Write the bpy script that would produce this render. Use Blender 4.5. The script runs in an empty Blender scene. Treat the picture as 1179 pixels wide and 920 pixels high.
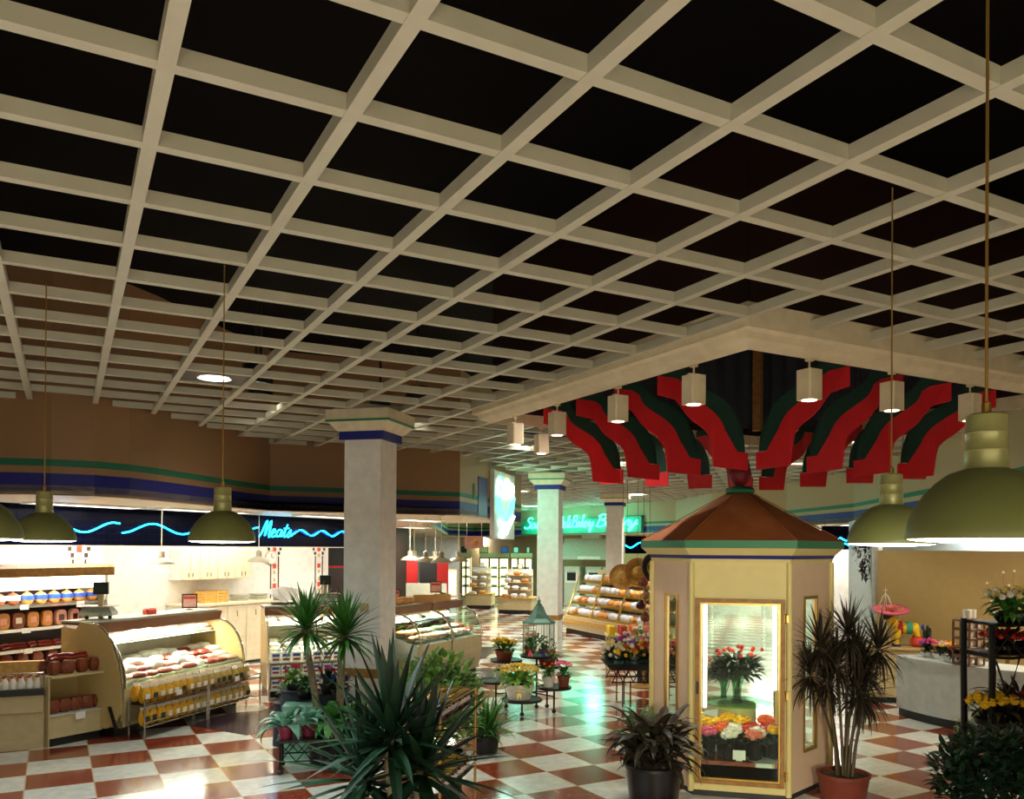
import bpy, bmesh, math, random
from mathutils import Vector, Matrix
PI = math.pi
R = math.radians
rnd = random.Random(7)
col = bpy.context.scene.collection
scn = bpy.context.scene

# ------------------------------------------------------------------ camera
EYE = 2.404
FX, PX, PY, PITCH, ROLL = 962.5, 604.7, 626.6, .0052, .0061
cam_d = bpy.data.cameras.new('camera'); cam = bpy.data.objects.new('camera', cam_d); col.objects.link(cam)
cam_d.sensor_fit = 'HORIZONTAL'; cam_d.sensor_width = 36.0; cam_d.lens = FX / 1179 * 36
cam_d.shift_x = (589.5 - PX) / 1179; cam_d.shift_y = (PY - 460) / 1179
cam_d.clip_end = 200; cam_d.clip_start = .05
_up0 = Vector((0, -math.sin(PITCH), math.cos(PITCH)))
_fw = Vector((0, math.cos(PITCH), math.sin(PITCH)))
_rt = Vector((math.cos(ROLL), 0, 0)) + _up0 * math.sin(ROLL)
_up = Vector((-math.sin(ROLL), 0, 0)) + _up0 * math.cos(ROLL)
m3 = Matrix((_rt, _up, -_fw)).transposed()
cam.matrix_world = Matrix.Translation((0, 0, EYE)) @ m3.to_4x4()
scn.camera = cam

def _ray(a, b):
    xr = (a - PX) / FX; yr = (PY - b) / FX
    X = xr * math.cos(ROLL) - yr * math.sin(ROLL); Y = xr * math.sin(ROLL) + yr * math.cos(ROLL)
    return X, math.cos(PITCH) - Y * math.sin(PITCH), Y * math.cos(PITCH) + math.sin(PITCH)
def at(a, b, z):          # where the sight line through a pixel meets height z
    X, Y, Z = _ray(a, b); k = (z - EYE) / Z
    return Vector((X * k, Y * k, z))
def atd(a, b, d):         # ... and where it is d metres ahead
    X, Y, Z = _ray(a, b); k = d / Y
    return Vector((X * k, d, Z * k + EYE))

# ------------------------------------------------------------------ world, exposure
scn.view_settings.view_transform = 'Standard'; scn.view_settings.look = 'None'
scn.view_settings.gamma = 1; scn.view_settings.use_curve_mapping = False
scn.view_settings.exposure = 0.38
w = bpy.data.worlds.new('world'); scn.world = w; w.use_nodes = True
w.node_tree.nodes['Background'].inputs[0].default_value = (.95, .86, .62, 1)
w.node_tree.nodes['Background'].inputs[1].default_value = .11

LK = 1.0
def lamp(kind, loc, power, color=(1, .95, .85), size=.3, size_y=None, rot=(0, 0, 0), spot=100, blend=.6, name='light'):
    d = bpy.data.lights.new(name, kind); o = bpy.data.objects.new(name, d); col.objects.link(o)
    d.energy = power * LK; d.color = color; o.location = loc; o.rotation_euler = rot
    if kind == 'AREA':
        d.size = size
        if size_y: d.shape = 'RECTANGLE'; d.size_y = size_y
    else:
        d.shadow_soft_size = size
        if kind == 'SPOT': d.spot_size = R(spot); d.spot_blend = blend
    return o
WARM = (1, .86, .62); NEUT = (1, .95, .84); COOLW = (.86, .97, 1.0)
# light panels in the lower ceilings, one seen, the others added to brighten the rooms (their lens panels are built with them further down)
TROFFERS = [  # x, y, z, angle, sx, sy, power, colour
    (-5.2, 13.6, 2.97, 62, 1.6, .3, 24, NEUT), (-6.3, 12.0, 2.97, 62, 1.6, .3, 45, NEUT), (-3.7, 15.9, 2.97, 62, 1.6, .3, 24, NEUT),
    (-6.9, 14.2, 2.97, 62, 2.0, .5, 30, NEUT), (-5.9, 16.2, 2.97, 62, 2.0, .5, 34, NEUT), (-4.2, 18.0, 2.97, 62, 1.5, .5, 30, NEUT),
    (-2.2, 17.6, 2.97, 60, 1.2, .3, 60, NEUT), (-3.2, 24.0, 2.97, 60, 1.2, .3, 160, NEUT),
    (7.5, 19.5, 2.97, 90, 1.5, .5, 40, NEUT), (9.2, 15.6, 2.97, 0, 1.5, .5, 90, COOLW), (7.6, 10.6, 2.97, 80, 1.5, .4, 60, WARM),
    (-1.0, 43.5, 2.97, 0, 3, .5, 800, NEUT), (4.5, 35.5, 2.97, -30, 2.5, .5, 700, NEUT), (7.8, 27.5, 2.97, 90, 2, .5, 150, NEUT)]
for x, y, z, a, sx, sy, p, c in TROFFERS:
    lamp('AREA', (x, y, z - .03), p, c, sx, sy, (0, 0, R(a)), name='troffer_light')
# unseen pendants of the same row, added as bare spots for more light
for x, y in ((-.9, .6), (3.3, 1.2), (-3.6, 1.6), (3.9, -1.5), (.6, -1.6)):
    lamp('SPOT', (x, y, 2.42), 170, (1, .97, .88), .11, spot=155, blend=.5, name='added_pendant_spot')
# added fill light from behind the camera (its glowing panes are built further down)
lamp('AREA', (0, -2.6, 1.35), 60, (1, .95, .74), 9.0, 1.9, (R(90), 0, 0), name='front_fill_light')
# unseen fill spot, added to brighten the kiosk front
_fl = Vector((1.1, -.9, 2.0)); _dr = Vector((2.2, 8.2, 1.15)) - _fl
lamp('SPOT', _fl, 820, (1, .93, .68), .18, rot=_dr.to_track_quat('-Z', 'Y').to_euler(), spot=27, blend=.7, name='kiosk_fill_spot')
# the seen downlight first, then unseen ones added above the grid for light
DOWN = [(-3.11, 8.25), (-3.5, 11.0), (-1.5, 11.5), (-2.2, 12.6), (0.6, 9.5), (4.9, 13.4),(.2, 14.0), (1.8, 16.5), (-.2, 24.5), (2.8, 20.5), (.8, 30), (3.4, 26.0), (5.2, 16.2), (5.2, 11.2), (-3.3, 10.2), (0.3, 33)]
DP = {0: 120, 1: 70, 14: 50, 2: 60, 3: 60}
for i, (x, y) in enumerate(DOWN):
    lamp('SPOT', (x, y, 4.05 if i == 0 else 4.57), DP.get(i, 220 if y < 18 else 1150), COOLW if i == 0 else NEUT, .09, spot=120, blend=.8, name='downlight_beam')

# ------------------------------------------------------------------ materials
def lin(c):
    if isinstance(c, str):
        c = tuple(int(c[i:i + 2], 16) / 255 for i in (0, 2, 4))
    return tuple(((v / 12.92) if v <= .04045 else ((v + .055) / 1.055) ** 2.4) for v in c[:3])
M = {}
def mat(name, c, rough=.6, metal=0., emit=0., var=.08, scale=8., trans=0., alpha=1., spec=.5, bump=0., ecol=None):
    m = bpy.data.materials.new(name); m.use_nodes = True; nt = m.node_tree; b = nt.nodes['Principled BSDF']
    L = lin(c)
    b.inputs['Base Color'].default_value = (*L, 1); b.inputs['Roughness'].default_value = rough
    b.inputs['Metallic'].default_value = metal; b.inputs['Specular IOR Level'].default_value = spec
    b.inputs['Transmission Weight'].default_value = trans; b.inputs['Alpha'].default_value = alpha
    if emit:
        b.inputs['Emission Color'].default_value = (*(lin(ecol) if ecol else L), 1); b.inputs['Emission Strength'].default_value = emit
    if var or bump:
        tc = nt.nodes.new('ShaderNodeTexCoord'); n = nt.nodes.new('ShaderNodeTexNoise'); n.inputs['Scale'].default_value = scale
        n.inputs['Detail'].default_value = 4
        nt.links.new(tc.outputs['Object'], n.inputs['Vector'])
        if var:
            r = nt.nodes.new('ShaderNodeValToRGB')
            r.color_ramp.elements[0].position = .3; r.color_ramp.elements[1].position = .7
            r.color_ramp.elements[0].color = (*[v * (1 - var) for v in L], 1)
            r.color_ramp.elements[1].color = (*[min(1, v * (1 + var)) for v in L], 1)
            nt.links.new(n.outputs['Fac'], r.inputs[0]); nt.links.new(r.outputs[0], b.inputs['Base Color'])
        if bump:
            bp = nt.nodes.new('ShaderNodeBump'); bp.inputs['Strength'].default_value = bump; bp.inputs['Distance'].default_value = .01
            nt.links.new(n.outputs['Fac'], bp.inputs['Height']); nt.links.new(bp.outputs[0], b.inputs['Normal'])
    M[name] = m
    return m
mat('cream_paint', 'ddd0b0', .55); mat('white_paint', 'e9e6de', .5); mat('grid_paint', 'bfbda8', .5, var=.04)
mat('black_deck', '0b0808', .9, var=0, spec=.1); mat('dark_brown', '241009', .5); mat('tan_panel', 'c0a66c', .55, var=.04)
mat('case_tan', 'c3b183', .45); mat('case_grey', 'b9c0b0', .45); mat('black', '0c0b0b', .5, var=0); mat('black_metal', '15120f', .4, .3, var=0)
mat('chrome', 'c8c4ba', .2, .9, var=0); mat('brass', 'a98645', .35, .8, var=.05); mat('wood', '9c6f30', .5, var=.25, scale=20)
mat('light_wood', 'c79a4a', .5, var=.2, scale=20); mat('roof_terracotta', 'a05a2a', .75, var=.12, scale=3); mat('stripe_green', '0a7a50', .5, var=0)
mat('stripe_blue', '12207e', .5, var=0); mat('ball_red', '7c1420', .5); mat('kiosk_cream', 'dece8a', .5, var=.03); mat('kiosk_pink', 'e0c2a4', .5, var=.03)
mat('brown_strip', '6b4028', .4); mat('lamp_shade', '767c48', .5, .0, var=.06, scale=5); mat('lamp_neck', '9a9a64', .3, .2, var=.05)
mat('white_shade', 'e8dcc2', .4, var=.05); mat('flag_red', 'd01a22', .7, var=.06); mat('flag_pink', 'd8183c', .7, var=.06); mat('flag_green', '0c3a2c', .8, var=.08)
mat('drape', '343b47', .85, var=.2, scale=3); mat('wall_grey', 'c6cdcb', .55); mat('plum_tile', '3c2c33', .22, var=.1)
mat('leaf_dark', '12301a', .45, var=.35, scale=6); mat('leaf_mid', '3d7a2c', .45, var=.3, scale=6); mat('leaf_light', '7fae4c', .45, var=.3, scale=6)
mat('leaf_blue', '86c0a6', .3, var=.3, scale=6); mat('leaf_brown', '4a3a20', .5, var=.3, scale=6); mat('trunk', '8d7f66', .8, var=.3, scale=25, bump=.5)
mat('leaf_red', '2c2517', .5, var=.35, scale=5)
mat('terracotta', '7a3422', .6, var=.15); mat('plum_pot', '8a2440', .35); mat('black_pot', '100f10', .35); mat('soil', '3b2416', .95, var=.4, scale=40)
for n_, c_ in dict(yellow='f2c51e', orange='ea6a1c', white='f4efe0', red='c4201e', pink='ea6f92', purple='a04ac0', paleyellow='f3e08a', salmon='ee8a70', blue='2f52c8', magenta='d03a8a', coral='d8452e').items():
    mat('fl_' + n_, c_, .6, var=.12, scale=30)
mat('piping_teal', '3ba080', .5)
def glass(name, tint=(.93, 1, .96), rough=.0, refl=.12):
    m = bpy.data.materials.new(name); m.use_nodes = True; nt = m.node_tree
    for n in list(nt.nodes): nt.nodes.remove(n)
    o = nt.nodes.new('ShaderNodeOutputMaterial'); t = nt.nodes.new('ShaderNodeBsdfTransparent'); g = nt.nodes.new('ShaderNodeBsdfGlossy')
    mx = nt.nodes.new('ShaderNodeMixShader'); lw = nt.nodes.new('ShaderNodeLayerWeight'); pw = nt.nodes.new('ShaderNodeMath'); pw.operation = 'POWER'; pw.inputs[1].default_value = 5
    fr = nt.nodes.new('ShaderNodeMath'); fr.operation = 'MULTIPLY_ADD'; fr.inputs[1].default_value = .6; fr.inputs[2].default_value = .012
    nt.links.new(lw.outputs['Facing'], pw.inputs[0]); nt.links.new(pw.outputs[0], fr.inputs[0])
    t.inputs[0].default_value = (*tint, 1); g.inputs['Roughness'].default_value = rough
    nt.links.new(fr.outputs[0], mx.inputs[0]); nt.links.new(t.outputs[0], mx.inputs[1]); nt.links.new(g.outputs[0], mx.inputs[2]); nt.links.new(mx.outputs[0], o.inputs[0])
    M[name] = m
glass('glass'); glass('glass_green', (.6, .85, .7))
def glow(name, c, s):
    mat(name, c, .5, emit=s, var=0)
glow('fill_glow', 'fff0c8', .3); glow('tube_white', 'fff6e2', 9); glow('lamp_lens', 'fdfff0', 12); glow('neon_blue', '18b8f0', 8); glow('neon_reflection', '0a4cc0', 1.4); glow('neon_green', '40f0c8', 5.5)
glow('neon_white', 'd0fff0', 9); glow('panel_lit', 'fff4dc', 5); glow('spot_lens', 'ffdcb0', 6); glow('case_lit', 'fff2d8', 3); glow('cooler_lit', 'ffeabb', 1.9)
glow('window_lit', 'e8f2ff', 2.2); glow('neon_yellow', 'ffe070', 5)

def nodemat(name):
    m = bpy.data.materials.new(name); m.use_nodes = True; M[name] = m
    return m, m.node_tree, m.node_tree.nodes['Principled BSDF'], m.node_tree.nodes.new, m.node_tree.links.new
# checkerboard floor: red brown and off white vinyl tiles
m, nt, b, N, Lk = nodemat('floor_tiles')
tc = N('ShaderNodeTexCoord'); mp = N('ShaderNodeMapping'); mp.vector_type = 'TEXTURE'
TF, SF, Q1, Q2 = .514, .6099, 8.6254, 15.6857
ox = Q1 * SF * math.cos(TF) - Q2 * SF * math.sin(TF); oy = Q1 * SF * math.sin(TF) + Q2 * SF * math.cos(TF)
mp.inputs['Location'].default_value = (ox, oy, -.35); mp.inputs['Rotation'].default_value = (0, 0, TF); mp.inputs['Scale'].default_value = (SF, SF, 1)
Lk(tc.outputs['Object'], mp.inputs['Vector'])
ck = N('ShaderNodeTexChecker'); ck.inputs['Scale'].default_value = 1; Lk(mp.outputs[0], ck.inputs['Vector'])
def noise(scale, a, b2, lo=.35, hi=.65):
    n = N('ShaderNodeTexNoise'); n.inputs['Scale'].default_value = scale; n.inputs['Detail'].default_value = 6; Lk(tc.outputs['Object'], n.inputs['Vector'])
    r = N('ShaderNodeValToRGB'); r.color_ramp.elements[0].position = lo; r.color_ramp.elements[1].position = hi
    r.color_ramp.elements[0].color = (*lin(a), 1); r.color_ramp.elements[1].color = (*lin(b2), 1); Lk(n.outputs['Fac'], r.inputs[0]); return r
red = noise(14, '7c3020', '98492f'); wht = noise(9, 'cdd0c6', 'e2e2d6')
Lk(red.outputs[0], ck.inputs['Color1']); Lk(wht.outputs[0], ck.inputs['Color2'])
# thin pale joint between the tiles
sx = N('ShaderNodeSeparateXYZ'); Lk(mp.outputs[0], sx.inputs[0])
def edge(sock):
    f = N('ShaderNodeMath'); f.operation = 'FRACT'; Lk(sock, f.inputs[0])
    s = N('ShaderNodeMath'); s.operation = 'SUBTRACT'; Lk(f.outputs[0], s.inputs[0]); s.inputs[1].default_value = .5
    a = N('ShaderNodeMath'); a.operation = 'ABSOLUTE'; Lk(s.outputs[0], a.inputs[0])
    g = N('ShaderNodeMath'); g.operation = 'GREATER_THAN'; Lk(a.outputs[0], g.inputs[0]); g.inputs[1].default_value = .49
    return g
e1 = edge(sx.outputs[0]); e2 = edge(sx.outputs[1]); mxm = N('ShaderNodeMath'); mxm.operation = 'MAXIMUM'; Lk(e1.outputs[0], mxm.inputs[0]); Lk(e2.outputs[0], mxm.inputs[1])
mc = N('ShaderNodeMixRGB'); Lk(mxm.outputs[0], mc.inputs[0]); Lk(ck.outputs[0], mc.inputs[1]); mc.inputs[2].default_value = (*lin('c9ad84'), 1)
Lk(mc.outputs[0], b.inputs['Base Color'])
rr = noise(3, '4a4a4a', '6a6a6a'); b.inputs['Roughness'].default_value = .17
b.inputs['Specular IOR Level'].default_value = .6; b.inputs['Coat Weight'].default_value = .25; b.inputs['Coat Roughness'].default_value = .08

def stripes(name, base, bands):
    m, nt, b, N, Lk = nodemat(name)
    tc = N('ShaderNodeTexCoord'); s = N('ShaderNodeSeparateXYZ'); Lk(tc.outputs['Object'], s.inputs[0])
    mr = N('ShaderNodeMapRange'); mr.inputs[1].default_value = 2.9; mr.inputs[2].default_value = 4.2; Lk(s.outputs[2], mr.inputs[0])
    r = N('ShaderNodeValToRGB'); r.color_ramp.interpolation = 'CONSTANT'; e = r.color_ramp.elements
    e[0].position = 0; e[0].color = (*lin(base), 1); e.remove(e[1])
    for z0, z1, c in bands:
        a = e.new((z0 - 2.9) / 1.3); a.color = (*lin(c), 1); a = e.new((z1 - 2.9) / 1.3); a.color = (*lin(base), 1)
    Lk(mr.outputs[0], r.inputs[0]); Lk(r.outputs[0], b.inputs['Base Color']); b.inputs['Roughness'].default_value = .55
stripes('soffit_shaded', '94704c', [(3.012, 3.24, '0c1478'), (3.32, 3.40, '0a6a4e')])  # same paint, base darkened for the weaker light on the left
stripes('soffit_lit', 'b8a67c', [(3.012, 3.24, '10188a'), (3.32, 3.40, '0a7a58')])  # lighter copy of that paint, for the better lit soffits
# small black wall tiles with pale joints
m, nt, b, N, Lk = nodemat('black_tiles')
tc = N('ShaderNodeTexCoord'); br = N('ShaderNodeTexBrick'); br.offset = 0; br.squash = 1
br.inputs['Color1'].default_value = (.0006, .001, .006, 1); br.inputs['Color2'].default_value = (.0009, .0014, .008, 1); br.inputs['Mortar'].default_value = (.006, .005, .010, 1)
br.inputs['Scale'].default_value = 1; br.inputs['Brick Width'].default_value = .1; br.inputs['Row Height'].default_value = .1; br.inputs['Mortar Size'].default_value = .005
cmb = N('ShaderNodeCombineXYZ'); s = N('ShaderNodeSeparateXYZ'); Lk(tc.outputs['Object'], s.inputs[0]); Lk(s.outputs[0], cmb.inputs[0]); Lk(s.outputs[2], cmb.inputs[1])
Lk(cmb.outputs[0], br.inputs['Vector']); Lk(br.outputs[0], b.inputs['Base Color']); b.inputs['Roughness'].default_value = .3
b.inputs['Specular IOR Level'].default_value = .05

# ------------------------------------------------------------------ mesh helpers
class MB:
    def __init__(s): s.v = []; s.f = []; s.m = []; s.cur = 0; s.mats = []
    def use(s, name):
        if name not in s.mats: s.mats.append(name)
        s.cur = s.mats.index(name); return s
    def add(s, vs, fs):
        o = len(s.v); s.v += [tuple(x) for x in vs]; s.f += [tuple(i + o for i in q) for q in fs]; s.m += [s.cur] * len(fs); return s
    def box(s, x0, y0, z0, x1, y1, z1):
        return s.add([(x0, y0, z0), (x1, y0, z0), (x1, y1, z0), (x0, y1, z0), (x0, y0, z1), (x1, y0, z1), (x1, y1, z1), (x0, y1, z1)],
                     [(3, 2, 1, 0), (4, 5, 6, 7), (0, 1, 5, 4), (1, 2, 6, 5), (2, 3, 7, 6), (3, 0, 4, 7)])
    def cbox(s, c, sx, sy, sz, rz=0, rx=0):
        q = Matrix.Rotation(rz, 3, 'Z') @ Matrix.Rotation(rx, 3, 'X'); c = Vector(c)
        P = [(-1, -1, -1), (1, -1, -1), (1, 1, -1), (-1, 1, -1), (-1, -1, 1), (1, -1, 1), (1, 1, 1), (-1, 1, 1)]
        return s.add([c + q @ Vector((a * sx / 2, b * sy / 2, d * sz / 2)) for a, b, d in P],
                     [(3, 2, 1, 0), (4, 5, 6, 7), (0, 1, 5, 4), (1, 2, 6, 5), (2, 3, 7, 6), (3, 0, 4, 7)])
    def bevbox(s, x0, y0, z0, x1, y1, z1, b=.01):   # box with chamfered vertical and top edges
        pl = [(x0 + b, y0), (x1 - b, y0), (x1, y0 + b), (x1, y1 - b), (x1 - b, y1), (x0 + b, y1), (x0, y1 - b), (x0, y0 + b)]
        ins = [(min(max(x, x0 + b), x1 - b), min(max(y, y0 + b), y1 - b)) for x, y in pl]
        return s.loft([[(x, y, z0) for x, y in pl], [(x, y, z1 - b) for x, y in pl], [(x, y, z1) for x, y in ins]], True, True, True)
    def loft(s, rings, closed=True, cap0=False, cap1=False):
        n = len(rings[0]); vs = [p for r in rings for p in r]; fs = []
        for i in range(len(rings) - 1):
            for j in range(n if closed else n - 1):
                a = i * n + j; b = i * n + (j + 1) % n; fs.append((a, b, b + n, a + n))
        if cap0: fs.append(tuple(range(n - 1, -1, -1)))
        if cap1: fs.append(tuple((len(rings) - 1) * n + j for j in range(n)))
        return s.add(vs, fs)
    def lathe(s, prof, c=(0, 0, 0), n=20, rot=0., sx=1., sy=1., ring=False):
        rings = [[(c[0] + r * sx * math.cos(rot + 2 * PI * j / n), c[1] + r * sy * math.sin(rot + 2 * PI * j / n), c[2] + z) for j in range(n)] for r, z in prof]
        if ring: return s.loft(rings + [rings[0]], True)
        return s.loft(rings, True, prof[0][0] > 1e-4, prof[-1][0] > 1e-4)
    def tube(s, pts, r, n=6, cap=True):
        pts = [Vector(p) for p in pts]; rings = []
        rs = r if isinstance(r, (list, tuple)) else [r] * len(pts)
        for i, p in enumerate(pts):
            t = (pts[min(i + 1, len(pts) - 1)] - pts[max(i - 1, 0)])
            t = t.normalized() if t.length > 1e-9 else Vector((0, 0, 1))
            a = t.cross(Vector((0, 0, 1))) if abs(t.z) < .95 else t.cross(Vector((1, 0, 0)))
            a.normalize(); bb = t.cross(a)
            rings.append([p + (a * math.cos(2 * PI * j / n) + bb * math.sin(2 * PI * j / n)) * rs[i] for j in range(n)])
        return s.loft(rings, True, cap, cap)
    def ball(s, c, r, n=8, m=5, sz=1.):
        prof = [(max(r * math.sin(PI * i / m), 1e-5), -r * sz * math.cos(PI * i / m)) for i in range(m + 1)]
        return s.lathe(prof, c, n)
    def prism(s, poly, z0, z1):          # polygon in x, y raised from z0 to z1
        n = len(poly)
        return s.loft([[(x, y, z0) for x, y in poly], [(x, y, z1) for x, y in poly]], True, True, True)
    def side(s, prof, x0, x1):           # profile in (y, z) run along x
        return s.loft([[(x0, y, z) for y, z in prof], [(x1, y, z) for y, z in prof]], True, True, True)
    def strip(s, line, x0, x1, t=.006):  # open profile in (y, z) run along x with a thickness
        P = [Vector((0, y, z)) for y, z in line]; off = []
        for i, p in enumerate(P):
            d = (P[min(i + 1, len(P) - 1)] - P[max(i - 1, 0)]).normalized(); nn = Vector((0, -d.z, d.y)); off.append(p + nn * t)
        return s.side([(p.y, p.z) for p in P] + [(p.y, p.z) for p in reversed(off)], x0, x1)
    def blade(s, base, az, el, ln, wd, droop=.5, seg=5, fold=.25, tw=0):   # one leaf
        p = Vector(base); vs = []; fs = []; e = el; st = ln / seg
        for i in range(seg + 1):
            t = i / seg; wq = wd * (math.sin(PI * min(1, .12 + .88 * t) ** .8) if t < 1 else 0) * .5 + .0008
            d = Vector((math.cos(az) * math.cos(e), math.sin(az) * math.cos(e), math.sin(e)))
            sd = Vector((-math.sin(az), math.cos(az), 0)); up = sd.cross(d) * -1
            vs += [p + sd * wq + up * wq * fold, p, p - sd * wq + up * wq * fold]
            p = p + d * st; e -= droop / seg * (1 + t)
        for i in range(seg):
            a = i * 3; fs += [(a, a + 1, a + 4, a + 3), (a + 1, a + 2, a + 5, a + 4)]
        return s.add(vs, fs)
    def wall(s, line, z0, z1, t=.12):    # wall along a plan polyline, thickness to the left
        P = [Vector((x, y, 0)) for x, y in line]; off = []
        for i, p in enumerate(P):
            d = (P[min(i + 1, len(P) - 1)] - P[max(i - 1, 0)]).normalized(); off.append(p + Vector((-d.y, d.x, 0)) * t)
        n = len(P)
        for i in range(n - 1):
            a, b2, c, d = P[i], P[i + 1], off[i + 1], off[i]
            s.prism([(a.x, a.y), (b2.x, b2.y), (c.x, c.y), (d.x, d.y)], z0, z1)
        return s
    def build(s, name, mname=None, parent=None, smooth=False, loc=None, rz=None):
        me = bpy.data.meshes.new(name); me.from_pydata([tuple(v) for v in s.v], [], s.f)
        if s.mats:
            for k in s.mats: me.materials.append(M[k])
            me.polygons.foreach_set('material_index', s.m)
        else: me.materials.append(M[mname])
        if smooth: me.polygons.foreach_set('use_smooth', [True] * len(me.polygons))
        bm = bmesh.new(); bm.from_mesh(me); bmesh.ops.recalc_face_normals(bm, faces=bm.faces)
        bm.to_mesh(me); bm.free()
        if smooth:
            try: me.set_sharp_from_angle(angle=R(40))
            except Exception: pass
        me.update()
        o = bpy.data.objects.new(name, me); col.objects.link(o)
        if parent: o.parent = parent
        if loc is not None: o.location = loc
        if rz is not None: o.rotation_euler = (0, 0, rz)
        return o

def thing(name, label, cat, loc=(0, 0, 0), rz=0., group=None):
    o = bpy.data.objects.new(name, None); o.empty_display_size = .1; col.objects.link(o)
    o.location = loc; o.rotation_euler = (0, 0, rz); o['label'] = label; o['category'] = cat
    if group: o['group'] = group
    return o
def tag(o, label, cat, group=None, kind=None):
    o['label'] = label; o['category'] = cat
    if group: o['group'] = group
    if kind: o['kind'] = kind
    return o
def struct(mb, name, mname=None, **k):
    o = mb.build(name, mname, **k); o['kind'] = 'structure'; return o
def dup(root, loc, rz, label, group=None, scale=None):
    r = root.copy(); col.objects.link(r); r.location = loc; r.rotation_euler = (0, 0, rz); r['label'] = label
    if group: r['group'] = group
    if scale: r.scale = (scale,) * 3 if not isinstance(scale, tuple) else scale
    for ch in list(root.children):
        c = ch.copy(); col.objects.link(c); c.parent = r
        for g in list(ch.children):
            d = g.copy(); col.objects.link(d); d.parent = c
    return r
class Kit:      # first use places the original, later uses place copies
    def __init__(s, make): s.make = make; s.root = None
    def put(s, loc, rz, label, group=None, scale=None):
        if s.root is None:
            s.root = s.make(); r = s.root; r.location = loc; r.rotation_euler = (0, 0, rz); r['label'] = label
            if group: r['group'] = group
            if scale: r.scale = (scale,) * 3 if not isinstance(scale, tuple) else scale
            return r
        r = dup(s.root, loc, rz, label, group, scale or 1.0)
        return r
class Frame:    # a plan frame: local x along, local y back, z up
    def __init__(s, x, y, a, z=0): s.o = Vector((x, y, z)); s.a = a
    def p(s, x, y, z=0): 
        c, q = math.cos(s.a), math.sin(s.a)
        return s.o + Vector((x * c - y * q, x * q + y * c, z))
ORD = ['first', 'second', 'third', 'fourth', 'fifth', 'sixth', 'seventh', 'eighth', 'ninth', 'tenth', 'eleventh', 'twelfth', 'thirteenth', 'fourteenth', 'fifteenth', 'sixteenth', 'seventeenth', 'eighteenth', 'nineteenth', 'twentieth']
def nth(i): return ORD[i] if i < 20 else 'number %d' % (i + 1)
# ================================================================== the room
TC, SC, O1, O2 = .503, .667, -.5553, 3.7553      # ceiling grid: angle, spacing, offsets
cu = Vector((math.cos(TC), math.sin(TC), 0)); cv = Vector((-math.sin(TC), math.cos(TC), 0))
ZG = 4.08
def grid_pt(i, j): return cu * ((i + O1) * SC) + cv * ((j + O2) * SC)

struct(MB().box(-14, -3, -.1, 13, 50, 0), 'floor', 'floor_tiles')
pl = [at(218, 835, 0), at(284, 847, 0), at(398, 815, 0), at(560, 757, 0), at(575, 745, 0), at(470, 745, 0), at(300, 819, 0), at(265, 821, 0)]
struct(MB().prism([(p.x, p.y) for p in pl], .0005, .003), 'floor', 'plum_tile')
pl = [at(470, 800, 0), at(560, 790, 0), at(575, 771, 0), at(470, 771, 0)]
struct(MB().prism([(p.x, p.y) for p in pl], .0005, .003), 'floor', 'plum_tile')

# soffit walls around the open ceiling
SL = [(-9.5, 8.9), (-7.2, 9.2), (-5.99, 9.51), (-5.47, 9.63), (-5.08, 9.85), (-4.84, 10.21), (-4.7, 10.7), (-4.58, 11.4), (-4.42, 12.3), (-4.15, 13.57), (-1.17, 14.91)]
SE = [(-1.17, 14.91), (-.1, 19.3)]
SF2 = [(-.1, 19.3), (-2.4, 20.3), (-3.6, 39.0), (-2.6, 41.5), (5.2, 28.9), (5.55, 24.9), (6.6, 21.1), (6.95, 17.7), (6.38, 12.74), (5.82, 9.76), (5.3, 5.6), (5.2, 1.0)]
struct(MB().wall(SL, 2.99, 5.6), 'wall_left', 'soffit_shaded')
struct(MB().wall(SE, 2.99, 5.6), 'wall_corner', 'soffit_lit')
struct(MB().wall(SF2[:5], 2.99, 5.6), 'wall_far', 'soffit_lit')
struct(MB().wall(SF2[4:], 2.99, 5.6), 'wall_right', 'soffit_lit')
# stepped ends of the painted stripes beside the vegetable sign
a = Vector((-1.17, 14.91)); b_ = Vector((-.1, 19.3)); d_ = (b_ - a).normalized(); nrm = Vector((d_.y, -d_.x))
fr_e = Frame(a.x + nrm.x * .004, a.y + nrm.y * .004, math.atan2(d_.y, d_.x))
def on_face(x0, x1, z0, z1, mname, name='trim_1'):
    o = MB().box(x0, -.008, z0, x1, 0, z1).build(name, mname, loc=fr_e.p(0, 0), rz=fr_e.a); o['kind'] = 'structure'
on_face(.78, .9, 3.32, 3.62, 'stripe_green', 'trim_1'); on_face(1.1, 1.72, 3.02, 3.78, 'stripe_blue', 'trim_2')
on_face(.0, 1.72, 2.985, 3.012, 'cream_paint', 'trim_3')

# black roof deck and the room's outer shell
def poly_slab(pts, z0, z1, name, mname):
    me = bmesh.new(); vs = [me.verts.new((x, y, z0)) for x, y in pts]; f = me.faces.new(vs)
    bmesh.ops.triangulate(me, faces=[f]); r = bmesh.ops.extrude_face_region(me, geom=me.faces[:])
    for v in [g for g in r['geom'] if isinstance(g, bmesh.types.BMVert)]: v.co.z = z1
    bmesh.ops.recalc_face_normals(me, faces=me.faces)
    mm = bpy.data.meshes.new(name); me.to_mesh(mm); me.free(); mm.materials.append(M[mname])
    o = bpy.data.objects.new(name, mm); col.objects.link(o); o['kind'] = 'structure'; return o
poly_slab([(-14, -3), (13, -3), (13, 50), (-14, 50)], 5.6, 5.7, 'ceiling', 'black_deck')
struct(MB().wall([(-13.9, 50), (-13.9, -3)], 0, 5.6, .1), 'wall_west', 'wall_grey')
struct(MB().wall([(12.9, -3), (12.9, 50)], 0, 5.6, .1), 'wall_east', 'wall_grey')
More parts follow.
